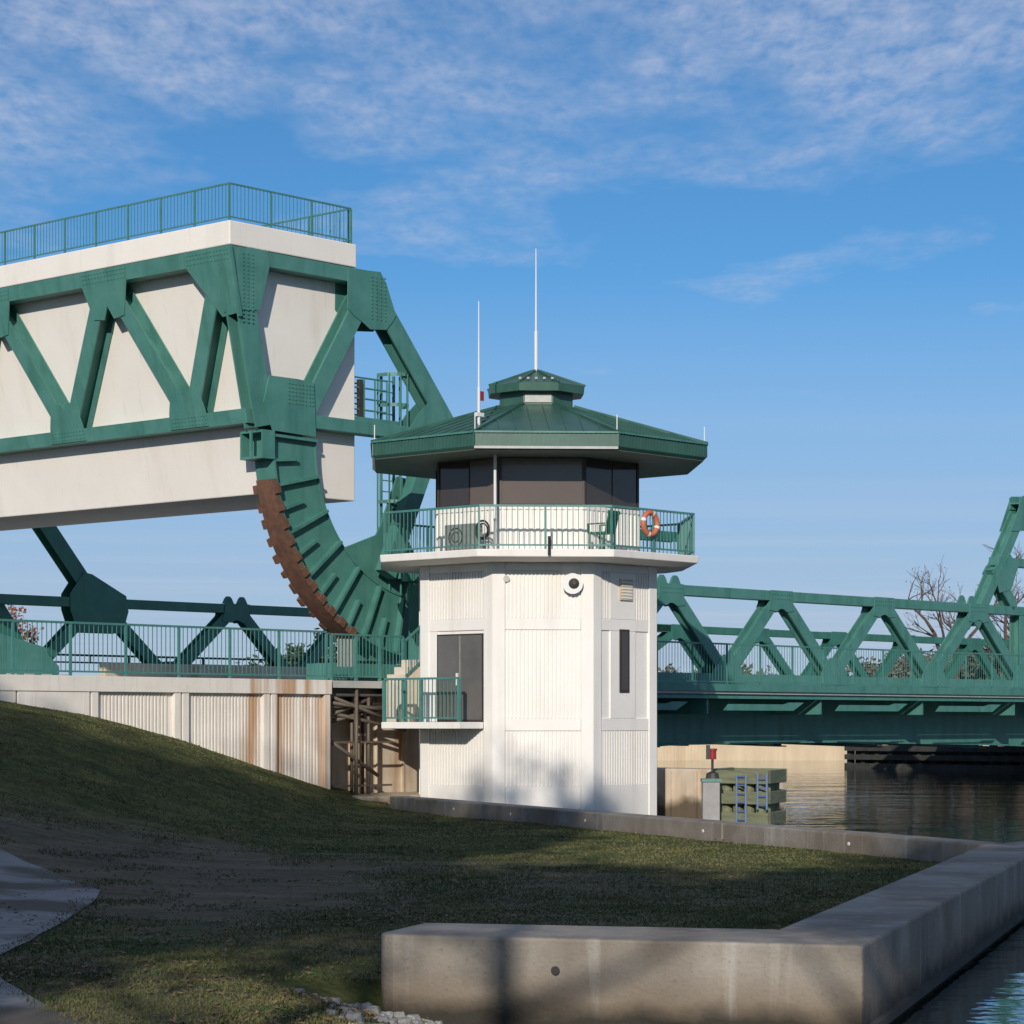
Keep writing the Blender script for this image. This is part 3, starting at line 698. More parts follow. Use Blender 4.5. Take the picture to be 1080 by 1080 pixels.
# ------------------------------------------------------------------ retaining wall, left railing
rw_ = thing('retaining_wall', 'pale ribbed concrete retaining wall with rust streaks under the left railing', 'wall', 'bridge', (-5, 0, 0))
MB().box(-40, 0, .12, .5, -.5, 3.40).build('wall_core', G['panel'], rw_)
MB().box(-40, -.02, -.03, .118, 3.05, 3.405).build('coping', G['panel'], rw_, bevel=.012)
def panel(x0, x1, ribbed=True):
    e = .03
    mb = MB(); fr_ = .22
    mb.box(x0+e, x0+fr_, 0, .119, -.5, 3.048); mb.box(x1-fr_, x1-e, 0, .119, -.5, 3.048)
    if not ribbed: mb.box(x0+fr_, x1-fr_, 0, .119, -.5, 3.048)
    o = mb.build('wall_panel', G['panel'], rw_, bevel=.008)
    if ribbed:
        rb = MB(); x = x0+fr_+.05
        while x < x1-fr_-.1:
            rb.pb([(x, 3.0), (x+.05, 3.0), (x+.05, -.5), (x, -.5)], .095, .1195); x += .105
        rb.build('panel_ribs', G['panel'], o)
x = [-14.0, -11.2, -7.9, -5.2+.06, -2.32+.12, -.04]
xs = [(-16, -12.2, False), (-12.2, -9.6, False), (-9.6, -7.55, False), (-7.55, -4.86, True), (-4.86, -2.05, True), (-2.05, -.02, True)]
for x0, x1, rbd in xs: panel(x0, x1, rbd)
lr = thing('walkway_railing', 'green picket railing along the top of the pale retaining wall', 'railing', 'bridge', (-5, .1, 3.4))
railing(lr, [(-16, .1, 3.405), (-.1, .1, 3.405)], 1.2, G['rail'], bay=1.62, pick=.135, pw=.055, rw=.05, kw=.015)
gt = thing('walkway_gate', 'green picket gate section between the railing and the control tower', 'gate', 'bridge', (1.3, .1, 3.4))
MB().box(0, 3.38, .05, .35, 3.22, 3.40).build('sill_beam', G['unit'], gt)
railing(gt, [(.08, .1, 3.405), (2.62, .1, 3.405)], 1.15, G['rail'], bay=.86, pick=.13, pw=.07, rw=.045, kw=.016)
MB().box(.35, .9, .14, .17, 3.75, 4.45).build('sign_plate', G['unit'], gt)
# ------------------------------------------------------------------ abutment recess, pipes, stairs
ab = thing('abutment', 'rust-stained concrete abutment recess beneath the walkway beside the tower', 'abutment', 'bridge', (3, 1.2, 0))
MB().box(.0, 9.6, 1.3, 1.9, -1.2, 3.19).build('back_wall', G['pier'], ab)
MB().box(-.35, .0, .52, 1.3, -1.2, 3.2).build('return_wall', G['pier'], ab)
MB().box(.02, 5.0, -1.0, 1.29, -1.2, .52).build('footing', G['pier'], ab, bevel=.03)
for k in range(4): MB().box(.9+k*.95, .98+k*.95, 1.24, 1.299, .52, 3.1).build('form_line', G['pier'], ab)
pr_ = thing('pipe_rack', 'dark weathered pipe rack and conduits standing under the walkway gate', 'pipe rack', 'bridge', (.8, .5, .5))
for x, B in ((.12, .2), (.22, .5), (1.0, .15), (1.12, .3), (1.22, .55), (1.62, .35), (.72, .9), (1.95, .9)):
    MB().tube([(x, B, .52), (x, B, 3.2)], .045, 8).build('vertical_pipe', G['pipe'], pr_, smooth=True)
for z in (.75, 1.85, 2.75, 3.05):
    MB().bar((.1, .3, z), (2.4, .3, z), .05).build('cross_bar', G['pipe'], pr_)
for p, q in (((.15, .2, 3.0), (2.6, .2, 2.3)), ((.15, .25, 2.85), (2.6, .15, 2.62)), ((.2, .4, 2.5), (2.2, .4, 3.1)), ((.2, .3, 1.9), (1.9, .3, 1.0)), ((.1, .6, 2.3), (2.9, .1, 2.9)), ((.1, .5, 2.65), (2.8, .2, 2.15))):
    MB().tube([p, q], .05, 7).build('conduit', G['pipe'], pr_, smooth=True)
MB().box(.1, 2.4, .45, 1.25, 2.8, 2.86).build('cable_tray', G['dark'], pr_)
# ------------------------------------------------------------------ control tower (own axes, faces square to the bridge)
tw = thing('control_tower', 'white octagonal bridge control tower with green roof and glazed upper cabin', 'tower', 'tower', (0, 0, 0))
def octa(ap, rot=22.5): 
    r = ap/math.cos(R(22.5)); return [(r*math.cos(R(rot+45*i)), r*math.sin(R(rot+45*i))) for i in range(8)]
T8 = math.tan(R(22.5))
FC_ANG = {'left': 180, 'front': 225, 'right': 270, 'rr': 315, 'b1': 0, 'b2': 45, 'b3': 90, 'll': 135}
def fpt(ang, u, v, z):                    # u along the face (to the right seen from outside), v outwards from the axis
    a = R(ang); return (v*math.cos(a)-u*math.sin(a), v*math.sin(a)+u*math.cos(a), z)
class FM(MB):
    def fbox(s, ang, u0, u1, v0, v1, z0, z1):
        vs = [fpt(ang, u, v, z) for z in (z0, z1) for v in (v0, v1) for u in (u0, u1)]
        return s.add(vs, [(0, 2, 3, 1), (4, 5, 7, 6), (0, 1, 5, 4), (2, 6, 7, 3), (0, 4, 6, 2), (1, 3, 7, 5)])
AP = 2.93; HW = AP*T8
core = MB().plan(octa(AP-.060), -1.0, 6.2).build('tower_wall', G['white'], tw)
pwid = .30
for i in range(8):                        # corner pilasters
    a0, a1 = 45*i, 45*(i+1)
    pl = [fpt(a0, HW-pwid, AP, 0), fpt(a0, HW, AP, 0), fpt(a1, -HW+pwid, AP, 0), fpt(a1, -HW+pwid, AP-.2, 0), fpt(a0, HW-pwid, AP-.2, 0)]
    MB().plan([p[:2] for p in pl], -1.0, 6.203).build('pilaster', G['white'], tw, bevel=.015)
for i in range(8):
    a = 45*i; W_ = HW-pwid-.004
    for z0, z1, nm in ((4.58, 4.86, 'wall_band'), (2.15, 2.45, 'wall_band'), (-1, .82, 'plinth'), (6.0, 6.195, 'wall_band')):
        if a == 180 and nm == 'wall_band' and z0 == 2.15: continue
        FM().fbox(a, -W_, W_, AP-.1, AP-.022, z0, z1).build(nm, G['white'], tw, bevel=.01)
    for z0, z1 in ((.825, 2.145), (2.455, 4.575), (4.865, 5.995)):
        u = -W_+.04; rb = FM()
        while u < W_-.06:
            skip = (a == 180 and -.98 < u < .92 and z0 < 4.5 and z1 > 2.4) or (a == 270 and z0 > 2.4 and -.45 < u < .35)
            if not skip: rb.fbox(a, u, u+.05, AP-.066, AP-.026, z0, z1)
            u += .095
        if rb.v and not (a in (180, 270) and z0 == 2.455): rb.build('wall_ribs', G['white'], tw)
# right face: smooth field round the slit window, slit and vent
FM().fbox(270, -.55, .40, AP-.07, AP-.02, 2.455, 4.575).build('wall_field', G['white'], tw)
FM().fbox(270, -.55, .40, AP-.07, AP-.02, 4.865, 5.995).build('wall_field', G['white'], tw)
sl = FM().fbox(270, -.22, .14, AP-.0195, AP+.005, 3.08, 4.62).build('slit_window', G['frame'], tw)
FM().fbox(270, -.16, .08, AP+.0051, AP+.012, 3.14, 4.56).build('pane', G['glass'], sl)
vt = FM().fbox(270, -.22, .24, AP-.0195, AP+.03, 5.33, 5.84).build('vent_grille', G['pier'], tw)
lv = FM()
for k in range(6): lv.fbox(270, -.19, .21, AP+.0301, AP+.045, 5.37+k*.075, 5.405+k*.075)
lv.build('louvre', G['white'], vt)
# door on the left face (u runs to the right seen from outside)
dr = FM().fbox(180, -.64, .90, AP-.07, AP+.0, 2.37, 4.50).build('door', G['frame'], tw)
for u0, u1 in ((-.60, .12), (.17, .86)): FM().fbox(180, u0, u1, AP+.0005, AP+.006, 2.42, 4.46).build('door_pane', G['doorglass'], dr)
FM().fbox(180, .121, .169, AP+.0005, AP+.02, 2.42, 4.46).build('door_stile', G['acgrey'], dr)
FM().fbox(180, .04, .09, AP+.007, AP+.05, 3.25, 3.55).build('handle', G['mast'], dr)
FM().fbox(180, -.98, -.645, AP-.07, AP-.015, 2.37, 4.575).build('door_surround', G['white'], tw)
FM().fbox(180, .905, HW-pwid, AP-.07, AP-.015, 2.37, 4.575).build('door_surround', G['white'], tw)
# balcony
bo, bi = octa(3.90), octa(3.70)
bs_ = MB(); nn = 8
vs = [(x, y, 6.20) for x, y in octa(3.45)]+[(x, y, 6.27) for x, y in octa(3.90)]+[(x, y, 6.45) for x, y in octa(3.92)]
bs_.add(vs, [tuple(range(8))[::-1], tuple(range(16, 24))]+[(k*8+i, k*8+(i+1) % 8, (k+1)*8+(i+1) % 8, (k+1)*8+i) for k in range(2) for i in range(8)])
bs_.build('balcony_slab', G['white'], tw, bevel=.02)
rp_ = [(x, y, 6.452) for x, y in octa(3.80)]
railing(tw, rp_+[rp_[0]], 1.03, G['rail'], bay=1.58, pick=.135, pw=.05, rw=.05, kw=.016)
# cabin
CA = 2.52; CW = CA*T8
MB().plan(octa(CA-.03), 6.452, 7.56).build('cabin_wall', G['white'], tw)
for i in range(8):
    a = 45*i; rb = FM(); u = -CW+.05
    while u < CW-.06: rb.fbox(a, u, u+.09, CA-.0305, CA+.0, 6.46, 7.5); u += .17
    rb.build('cabin_cladding', G['white'], tw)
    FM().fbox(a, -CW+.003, CW-.003, CA-.2, CA+.012, 7.505, 7.60).build('cabin_sill', G['white'], tw)
    wf = FM().fbox(a, -CW+.002, CW-.002, CA-.14, CA-.06, 7.602, 8.80).build('cabin_window', G['frame'], tw)
    warm = a in (225, 180)
    gl = [(-CW+.07, CW-.07)] if a == 225 else [(-CW+.07, .0), (.05, CW-.07)]
    for u0, u1 in gl: FM().fbox(a, u0, u1, CA-.0595, CA-.045, 7.64, 8.74).build('pane', G['glass_warm'] if a == 225 or (a == 180 and u0 > 0) else G['glass'], wf)
    for u0, u1 in ((-CW+.002, -CW+.069), (CW-.069, CW-.002)): FM().fbox(a, u0, u1, CA-.0599, CA-.02, 7.602, 8.8).build('mullion', G['frame'], wf)
# roof
RA = 4.10
rf = MB(); e0, e1, tp = octa(RA), octa(RA), octa(.95)
rf.add([(x, y, 8.80) for x, y in octa(RA-.06)]+[(x, y, 8.86) for x, y in e0]+[(x, y, 9.20) for x, y in e1]+[(x, y, 10.24) for x, y in tp],
       [tuple(range(24, 32))]+[(k*8+i, k*8+(i+1) % 8, (k+1)*8+(i+1) % 8, (k+1)*8+i) for k in range(3) for i in range(8)])
ro = rf.build('roof', G['roof'], tw)
MB().plan(octa(RA-.07), 8.775, 8.799).build('soffit', G['soffit'], ro)
sm = FM(); fa = FM()
for i in range(8):
    a = 45*i; h0 = RA*T8; u = -h0+.2
    while u < h0-.1:
        vt_ = max(.96, abs(u)/T8+.02); z_ = lambda v: 9.20+(RA-v)/(RA-.95)*1.04
        p, q = fpt(a, u, RA-.02, z_(RA-.02)+.005), fpt(a, u, vt_, z_(vt_)+.005)
        if RA-vt_ > .15: sm.bar(p, q, .025, .05)
        u += .40
    u = -h0+.03
    while u < h0-.03: fa.fbox(a, u, u+.05, RA-.02, RA+.012, 8.87, 9.19); u += .115
    p, q = (*[c*1.004 for c in octa(RA)[i]], 9.215), (*octa(.95)[i], 10.255)
    sm.bar(p, q, .11, .07)
sm.build('roof_seams', G['roof'], ro); fa.build('fascia_ribs', G['roof'], ro)
gu = FM()
for i in range(8): gu.fbox(45*i, -RA*T8, RA*T8, RA+.013, RA+.05, 9.17, 9.215)
gu.build('gutter', G['green'], ro)
FM().fbox(225, -RA*T8, RA*T8, RA+.0, RA+.03, 8.80, 8.86).build('drip_edge', G['unit'], ro)
cu = MB().plan(octa(.90), 10.0, 10.62).build('cupola', G['roof'], tw)
FM().fbox(225, -.33, .33, .9, .925, 10.30, 10.50).build('vent', G['unit'], cu)
cr = MB(); cr.add([(x, y, 10.56) for x, y in octa(1.17)]+[(x, y, 10.76) for x, y in octa(1.19)]+[(x, y, 11.18) for x, y in octa(.10)],
                  [tuple(range(8))[::-1], tuple(range(16, 24))]+[(k*8+i, k*8+(i+1) % 8, (k+1)*8+(i+1) % 8, (k+1)*8+i) for k in range(2) for i in range(8)])
cro = cr.build('cupola_roof', G['roof'], cu)
hs = MB()
for i in range(8): hs.bar((*octa(1.2)[i], 10.77), (*octa(.1)[i], 11.2), .07, .05)
hs.build('hip_seams', G['roof'], cro)
sn = FM(); 
for u in (-.45, -.25, -.05, .15, .35): sn.disc(fpt(225, u, 1.0, 10.86), (0, 0, 1), [(.04, 0), (.04, .05)], 8)
sn.build('roof_flashing', G['unit'], cro)
a1 = MB(); a1.tube([(0, 0, 11.15), (0, 0, 12.2)], .045, 8); a1.tube([(0, 0, 12.2), (0, 0, 14.28)], .028, 8, .012); a1.build('antenna', G['mast'], tw)
c = fpt(225, -1.57, 3.55, 0); a2 = MB()
a2.tube([(c[0], c[1], 9.1), (c[0], c[1], 10.3)], .035, 8); a2.tube([(c[0], c[1], 10.3), (c[0], c[1], 12.35)], .025, 8, .012)
a2.bar((c[0]-.1, c[1], 9.66), (c[0]+.14, c[1], 9.66), .09); an = a2.build('antenna', G['mast'], tw)
MB().box(c[0]+.03, c[0]+.16, c[1]-.02, c[1]+.02, 10.0, 10.22).build('pennant', G['red'], an)
for i, (x, y) in enumerate(octa(RA-.05)): MB().tube([(x, y, 9.2), (x, y, 9.62)], .014, 6).build('lightning_rod', G['mast'], tw)
c = fpt(225, -1.16, 3.02, 0); MB().tube([(c[0], c[1], 6.45), (c[0], c[1], 8.79)], .035, 8).build('downpipe', G['mast'], tw)
c = fpt(225, .08, 3.98, 0); MB().bar((c[0], c[1], 6.3), (c[0], c[1], 6.75), .05).build('bracket', G['dark'], tw)
# floodlight / horn on the front face
fx, fv = .70, AP
hl = MB().disc(fpt(225, fx, fv-.005, 5.68), fpt(225, 0, 1, 0), [(.12, 0), (.12, .10), (.24, .12), (.25, .17)], 24).build('horn', G['mast'], tw)
MB().disc(fpt(225, fx+.03, fv+.166, 5.68), fpt(225, 0, 1, 0), [(.13, 0), (.10, .05), (.05, .16), (.03, .17)], 18).build('horn_driver', G['dark'], hl)
MB().disc(fpt(225, -.88, AP-.04, 5.80), fpt(225, 0, 1, 0), [(.08, 0), (.08, .06)], 14).build('junction_cap', G['unit'], tw)
# entrance landing
ld_ = FM()
e_u = -(ont(402, 765, TC[0]-AP-.85)[0]-TC[1])      # end of the slab, on the bridge side
e_u = max(-2.9, min(-1.5, e_u))
ls = FM().fbox(180, e_u, HW-.30, AP+.004, AP+.85, 2.20, 2.36).build('landing_slab', G['white'], tw, bevel=.015)
railing(tw, [fpt(180, e_u+.05, AP+.06, 2.362), fpt(180, e_u+.05, AP+.79, 2.362), fpt(180, HW-.36, AP+.79, 2.362)], 1.05, G['rail'], bay=1.6, pick=.13, pw=.075, rw=.05, kw=.017)
# concrete stair between landing and bridge walkway
st = thing('concrete_stair', 'short concrete stair with green sloping handrail against the tower', 'stair', 'tower', (-1.6, 2.6, 2.3))
sm_ = MB()
for k in range(3): sm_.box(-2.0+k*.26, -.6, 2.66, 3.30, 3.381+k*.19, 3.381+(k+1)*.19)
sm_.box(-2.15, -.6, 2.66, 3.30, 2.2, 3.38); sm_.build('steps', G['step'], st)
hr = MB(); p, q = Vector((-2.0, 2.62, 3.38)), Vector((-1.2, 2.62, 3.93))
hr.bar(p+Vector((0, 0, 1.05)), q+Vector((0, 0, 1.05)), .05); hr.bar(p+Vector((0, 0, .15)), q+Vector((0, 0, .15)), .04)
for k in range(9):
    c = p.lerp(q, k/8); hr.bar(c+Vector((0, 0, .15)), c+Vector((0, 0, 1.05)), .016)
hr.build('handrail', G['rail'], st)
# things standing on the balcony
ac = thing('air_conditioner', 'grey air conditioning unit standing on the balcony left of the front', 'air conditioner', 'tower', fpt(180, -.2+.3, 3.2, 6.452))
c0 = 6.50
FM().fbox(180, .02, .98, 3.02, 3.36, c0, c0+.62).build('case', G['acgrey'], ac, bevel=.02)
fg = MB(); fg.torus(fpt(180, .40, 3.37, c0+.31), fpt(180, 0, 1, 0), .22, .012, 20, 6); fg.torus(fpt(180, .40, 3.37, c0+.31), fpt(180, 0, 1, 0), .12, .01, 16, 6)
fg.build('fan_grille', G['dark'], ac)
fe = FM()
for u in (.1, .85): fe.fbox(180, u, u+.06, 3.05, 3.33, 6.452, c0)
fe.build('feet', G['dark'], ac)
ht = MB(); ht.torus(fpt(180, 1.22, 3.3, 6.95), fpt(180, 0, 1, 0), .22, .025, 20, 6); ht.torus(fpt(180, 1.24, 3.32, 6.93), fpt(180, 0, 1, 0), .17, .02, 20, 6)
tag(ht.build('hose_coil', G['dark']), 'coiled dark hose hanging beside the air conditioner', 'hose')
o = bpy.data.objects['hose_coil']; o.location = (*b2w(*TC), 0); o.rotation_euler.z = ANG
lrg = thing('life_ring', 'orange and white life ring hanging on the balcony railing', 'life ring', 'tower', fpt(270, -.22, 3.85, 6.95))
ctr = fpt(270, -.22, 3.875, 7.14)
MB().torus(ctr, fpt(270, 0, 1, 0), .265, .066, 32, 10).build('ring', G['ring'], lrg, smooth=True)
for k in range(4):
    MB().torus(ctr, fpt(270, 0, 1, 0), .265, .07, 4, 10, R(20+90*k), R(34+90*k)).build('band', G['band'], lrg)
def chair(u, turn, label):
    ch = thing('plastic_chair', label, 'chair', 'tower', fpt(225, u, 3.3, 6.452), 'chairs on the tower balcony')
    X, Y = fpt(225, u, 3.3, 0)[:2]; a = R(225-180+turn)
    def T(x, y, z): return (X+x*math.cos(a)-y*math.sin(a), Y+x*math.sin(a)+y*math.cos(a), 6.452+z)
    def bx(mb, x0, x1, y0, y1, z0, z1, lean=0):
        vs = [T(x, y+lean*(z-z0), z) for z in (z0, z1) for y in (y0, y1) for x in (x0, x1)]
        mb.add(vs, [(0, 2, 3, 1), (4, 5, 7, 6), (0, 1, 5, 4), (2, 6, 7, 3), (0, 4, 6, 2), (1, 3, 7, 5)])
    mb = MB(); bx(mb, -.24, .24, -.24, .24, .40, .44); mb.build('seat', G['chair'], ch)
    mb = MB(); 
    for k in range(5): bx(mb, -.22+k*.09, -.16+k*.09, .22, .25, .44, .92, .25)
    bx(mb, -.24, .24, .34, .37, .86, .94); mb.build('backrest', G['chair'], ch)
    for s in (-1, 1):
        for y in (-.22, .2):
            mb = MB(); bx(mb, s*.22-.02, s*.22+.02, y, y+.04, 0, .40); mb.build('leg', G['chair'], ch)
        mb = MB(); bx(mb, s*.25-.025, s*.25+.025, -.24, .26, .62, .65); bx(mb, s*.25-.02, s*.25+.02, -.24, -.2, .44, .62); mb.build('armrest', G['chair'], ch)
chair(1.38, 140, 'green plastic chair on the balcony, seen against the white cabin corner')
# ------------------------------------------------------------------ pier, dolphin, navigation light, post
pw_ = thing('pier_wall', 'low beige stained concrete pier wall in the water right of the tower', 'pier', 'bridge', (8, -4, 0))
MB().box(7.6, 8.6, -7.6, -.4, -2, 1.16).build('pier_body', G['pier'], pw_, bevel=.04)
for k in range(7): MB().box(7.51, 7.598, -7.3+k*.85, -7.18+k*.85, -1, 1.1).build('pier_rib', G['pier'], pw_)
dp = thing('timber_dolphin', 'green-grey timber fender dolphin with blue ladders standing in the water', 'dolphin', 'world', (5.7, 59.2, 0))
d0, d1, d2 = Vector(onz(757, 866, 0)), Vector(onz(817, 866, 0)), None
d0 = Vector((4.80, 58.9)); d1 = Vector((5.86, 57.95)); d2 = Vector((6.36, 59.5)); d3 = Vector((5.32, 60.4))
pts = [d0, d1, d2, d3]
for i in range(4):
    a_, b_ = pts[i], pts[(i+1) % 4]
    for z0, z1 in ((.93, 1.24), (.46, .75), (-.02, .27)):
        nrm = Vector((b_.y-a_.y, a_.x-b_.x)).normalized()*.10
        e = (b_-a_).normalized()*.10
        MB().plan([tuple(a_-e+nrm), tuple(b_+e+nrm), tuple(b_), tuple(a_)], z0+.012*i, z1+.012*i).build('wale', G['timber'], dp, bevel=.012)
    for k in (.08, .36, .64, .92):
        c = a_.lerp(b_, k); ins = (sum((p for p in pts), Vector((0, 0)))/4-c).normalized()*.16
        MB().tube([(c.x+ins.x, c.y+ins.y, -1.5), (c.x+ins.x, c.y+ins.y, 1.1+.1*((k*7) % .4))], .13, 9).build('pile', G['timber'], dp)
MB().plan([tuple(p) for p in pts], .95, 1.0).build('deck_boards', G['timber'], dp)
def ladder(a_, b_, k, z0, z1):
    c = a_.lerp(b_, k); dr_ = (b_-a_).normalized(); nrm = Vector((dr_.y, -dr_.x)); c = c+nrm*.135; mb = MB()
    for s in (-.13, .13): mb.bar((c.x+dr_.x*s, c.y+dr_.y*s, z0), (c.x+dr_.x*s, c.y+dr_.y*s, z1), .05, .04)
    z = z0+.1
    while z < z1: mb.bar((c.x-dr_.x*.13, c.y-dr_.y*.13, z), (c.x+dr_.x*.13, c.y+dr_.y*.13, z), .035); z += .2
    mb.build('ladder', G['blue'], dp)
ladder(d0, d1, .55, -.2, 1.12); ladder(d0, d1, .97, .35, 1.2)
pc = thing('concrete_post', 'square grey concrete post at the left of the timber dolphin', 'post', 'world', (4.58, 58.14, 0))
MB().plan([(4.38, 57.94), (4.78, 57.94), (4.78, 58.34), (4.38, 58.34)], -1.5, .98).build('shaft', G['post'], pc, bevel=.03)
nv = thing('navigation_light', 'red navigation light on a thin stem above the concrete post', 'light', 'world', (4.60, 58.14, .98))
MB().plan([(4.36, 57.92), (4.82, 57.92), (4.82, 58.36), (4.36, 58.36)], .982, 1.06).build('base_plate', G['green'], nv)
MB().disc((4.62, 58.14, 1.06), (0, 0, 1), [(.16, 0), (.14, .12), (.05, .16)], 12).build('foot', G['dark'], nv)
MB().tube([(4.62, 58.14, 1.2), (4.62, 58.14, 1.5)], .03, 8).build('stem', G['dark'], nv)
MB().disc((4.62, 58.14, 1.5), (0, 0, 1), [(.09, 0), (.09, .20), (.11, .20), (.11, .25)], 14).build('lens', G['red'], nv)
MB().box(4.48, 4.56, 58.04, 58.24, 1.5, 1.83).build('shield', G['black'], nv)
# ------------------------------------------------------------------ far shore
bh = thing('far_bulkhead', 'long beige bulkhead wall along the far bank under the bridge', 'bulkhead', 'world', (0, 168, 0))
MB().box(-60, 40, 167.6, 168.5, -2, 1.75).build('wall_face', G['bulk'], bh)
rb = MB(); x = 0.0
while x < 12.5: rb.box(x, x+.2, 167.5, 167.599, -1, 1.0); x += .45
rb.build('sheet_piles', G['bulk'], bh)
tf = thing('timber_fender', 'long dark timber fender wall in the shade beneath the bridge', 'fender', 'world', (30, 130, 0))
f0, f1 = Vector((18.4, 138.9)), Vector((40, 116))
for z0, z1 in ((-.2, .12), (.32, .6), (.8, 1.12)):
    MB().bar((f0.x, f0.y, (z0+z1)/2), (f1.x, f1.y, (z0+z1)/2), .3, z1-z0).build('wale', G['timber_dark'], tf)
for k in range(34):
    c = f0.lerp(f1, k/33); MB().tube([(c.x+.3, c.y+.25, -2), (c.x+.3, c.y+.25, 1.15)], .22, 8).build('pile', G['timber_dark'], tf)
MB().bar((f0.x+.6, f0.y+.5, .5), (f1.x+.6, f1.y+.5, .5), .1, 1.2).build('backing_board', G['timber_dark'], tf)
# ------------------------------------------------------------------ vegetation
def leaf_mesh(name, n, rx, rz, size, seed, m, clumps=26, hollow=.55):
    rnd = random.Random(seed); vs, fs = [], []
    cs = []
    for _ in range(clumps):
        a, e = rnd.uniform(0, 2*math.pi), rnd.uniform(-.9, 1); r = rnd.uniform(hollow, 1)
        h = math.sqrt(max(0, 1-e*e))
        cs.append((Vector((math.cos(a)*h*r*rx, math.sin(a)*h*r*rx, e*r*rz)), rnd.uniform(.18, .38)*rx))
    for i in range(n):
        c, cr_ = cs[rnd.randrange(clumps)]
        p = c+Vector((rnd.gauss(0, .5), rnd.gauss(0, .5), rnd.gauss(0, .42)))*cr_
        q = Vector((rnd.gauss(0, 1), rnd.gauss(0, 1), rnd.gauss(0, 1))).normalized(); u = q.orthogonal().normalized()
        u.rotate(Matrix.Rotation(rnd.uniform(0, 6.28), 3, q)); v = q.cross(u); s = size*rnd.uniform(.6, 1.4)
        k = len(vs); vs += [p-u*s, p+v*s*.5, p+u*s, p-v*s*.5]; fs.append((k, k+1, k+2, k+3))
    me = bpy.data.meshes.new(name); me.from_pydata([tuple(v) for v in vs], [], fs); me.materials.append(m); return me
def branch(mb, p, d, ln, r, lev, rnd, tips, spread=.55, up=.12):
    n = 4; pts = [p]; q = p.copy()
    for i in range(n):
        d = (d+Vector((rnd.gauss(0, .13), rnd.gauss(0, .13), rnd.gauss(0, .08)+up*.3))).normalized(); q = q+d*(ln/n); pts.append(q.copy())
    mb.tube(pts, r, 5 if lev > 1 else 4, r*.6, cap=False)
    if lev == 0: tips.append(q); return
    for k in range(rnd.choice((2, 3, 3))):
        i = rnd.randint(2, n); ax = d.orthogonal().normalized(); ax.rotate(Matrix.Rotation(rnd.uniform(0, 6.28), 3, d))
        nd = (d+ax*spread*rnd.uniform(.6, 1.5)).normalized()
        branch(mb, pts[i], nd, ln*rnd.uniform(.62, .85), r*.6, lev-1, rnd, tips, spread, up)
def bare_tree(label, x, y, z, h, seed, lean=(0, 0), leaves=0, tw_=.06):
    rnd = random.Random(seed); t_ = thing('bare_tree', label, 'tree', 'world', (x, y, z), 'trees on the far bank')
    mb = MB(); tips = []
    branch(mb, Vector((x, y, z)), Vector((lean[0], lean[1], 1)).normalized(), h*.33, h*.022+.06, 6, rnd, tips)
    mb.build('trunk', G['bark'], t_, fix=False)
    if leaves:
        vs, fs = [], []
        for i in range(leaves):
            p = rnd.choice(tips)+Vector((rnd.gauss(0, .25), rnd.gauss(0, .25), rnd.gauss(0, .25))); s = rnd.uniform(.5, 1.1)*tw_
            q = Vector((rnd.gauss(0, 1), rnd.gauss(0, 1), rnd.gauss(0, 1))).normalized(); u = q.orthogonal(); v = q.cross(u); k = len(vs)
            vs += [p-u*s, p+v*s, p+u*s, p-v*s]; fs.append((k, k+1, k+2, k+3))
        lm = MB(); lm.add(vs, fs); lm.build('crown', G['leaf_red'], t_, fix=False)
bare_tree('bare tree with reddish leaves behind the right end of the truss', 31.5, 172, 1.3, 13.5, 11, (-.12, 0), 160)
bare_tree('leafless grey tree seen through the tall portal frame', 34.6, 174, 1.3, 14.5, 23, (.05, 0), 40)
bare_tree('tree with sparse autumn leaves at the left edge beyond the bridge', -36.9, 180, 1.3, 9.6, 31, (.05, 0), 900, .13)
CM = {k: leaf_mesh('crown_'+k, 2200, 2.6, 2.3, .17, 5+i, G[k], 30) for i, k in enumerate(('leaf_grey', 'leaf_olive', 'leaf_dark'))}
rnd = random.Random(3)
def bush(label, x, y, kind, s, gname='trees on the far bank'):
    t_ = thing('bank_tree', label, 'tree', 'world', (x, y, 1.35), gname)
    mb = MB(); mb.tube([(x, y, 1.35), (x+.1, y, 1.35+2.6*s)], .16*s, 6, .08*s); 
    for k in range(4): mb.tube([(x, y, 1.35+1.2*s), (x+rnd.uniform(-1.2, 1.2)*s, y+rnd.uniform(-1, 1)*s, 1.35+rnd.uniform(2.4, 3.6)*s)], .07*s, 5, .03*s)
    mb.build('trunk', G['bark'], t_, fix=False)
    c = bpy.data.objects.new('crown', CM[kind]); col.objects.link(c); c.parent = t_
    c.location = (0, 0, 2.35*s); c.scale = (s*1.1, s*1.1, s); c.rotation_euler.z = rnd.uniform(0, 6.28)
GB = 'low grey-brown tree on the far bank seen through the right-hand truss'
GL = 'low olive tree on the far bank seen through the right-hand truss'
GD = 'dark green tree on the far bank seen through the left railing'
x = 9.0
while x < 44:
    k = rnd.random()
    bush(GB if k < .55 else GL, x, 178+rnd.uniform(0, 14), 'leaf_grey' if k < .55 else 'leaf_olive', rnd.uniform(.8, 1.15)*(1.0+.4*ss(x, 24, 30)),
         'grey-brown trees behind the truss' if k < .55 else 'olive trees behind the truss'); x += rnd.uniform(1.8, 3.0)
x = -22.0
while x < -9.5:
    s = .55+.55*ss(x, -22, -12); bush(GD, x, 185+rnd.uniform(0, 10), 'leaf_dark', 1.35*s*rnd.uniform(.95, 1.15), 'dark green trees behind the left railing'); x += rnd.uniform(1.5, 2.4)
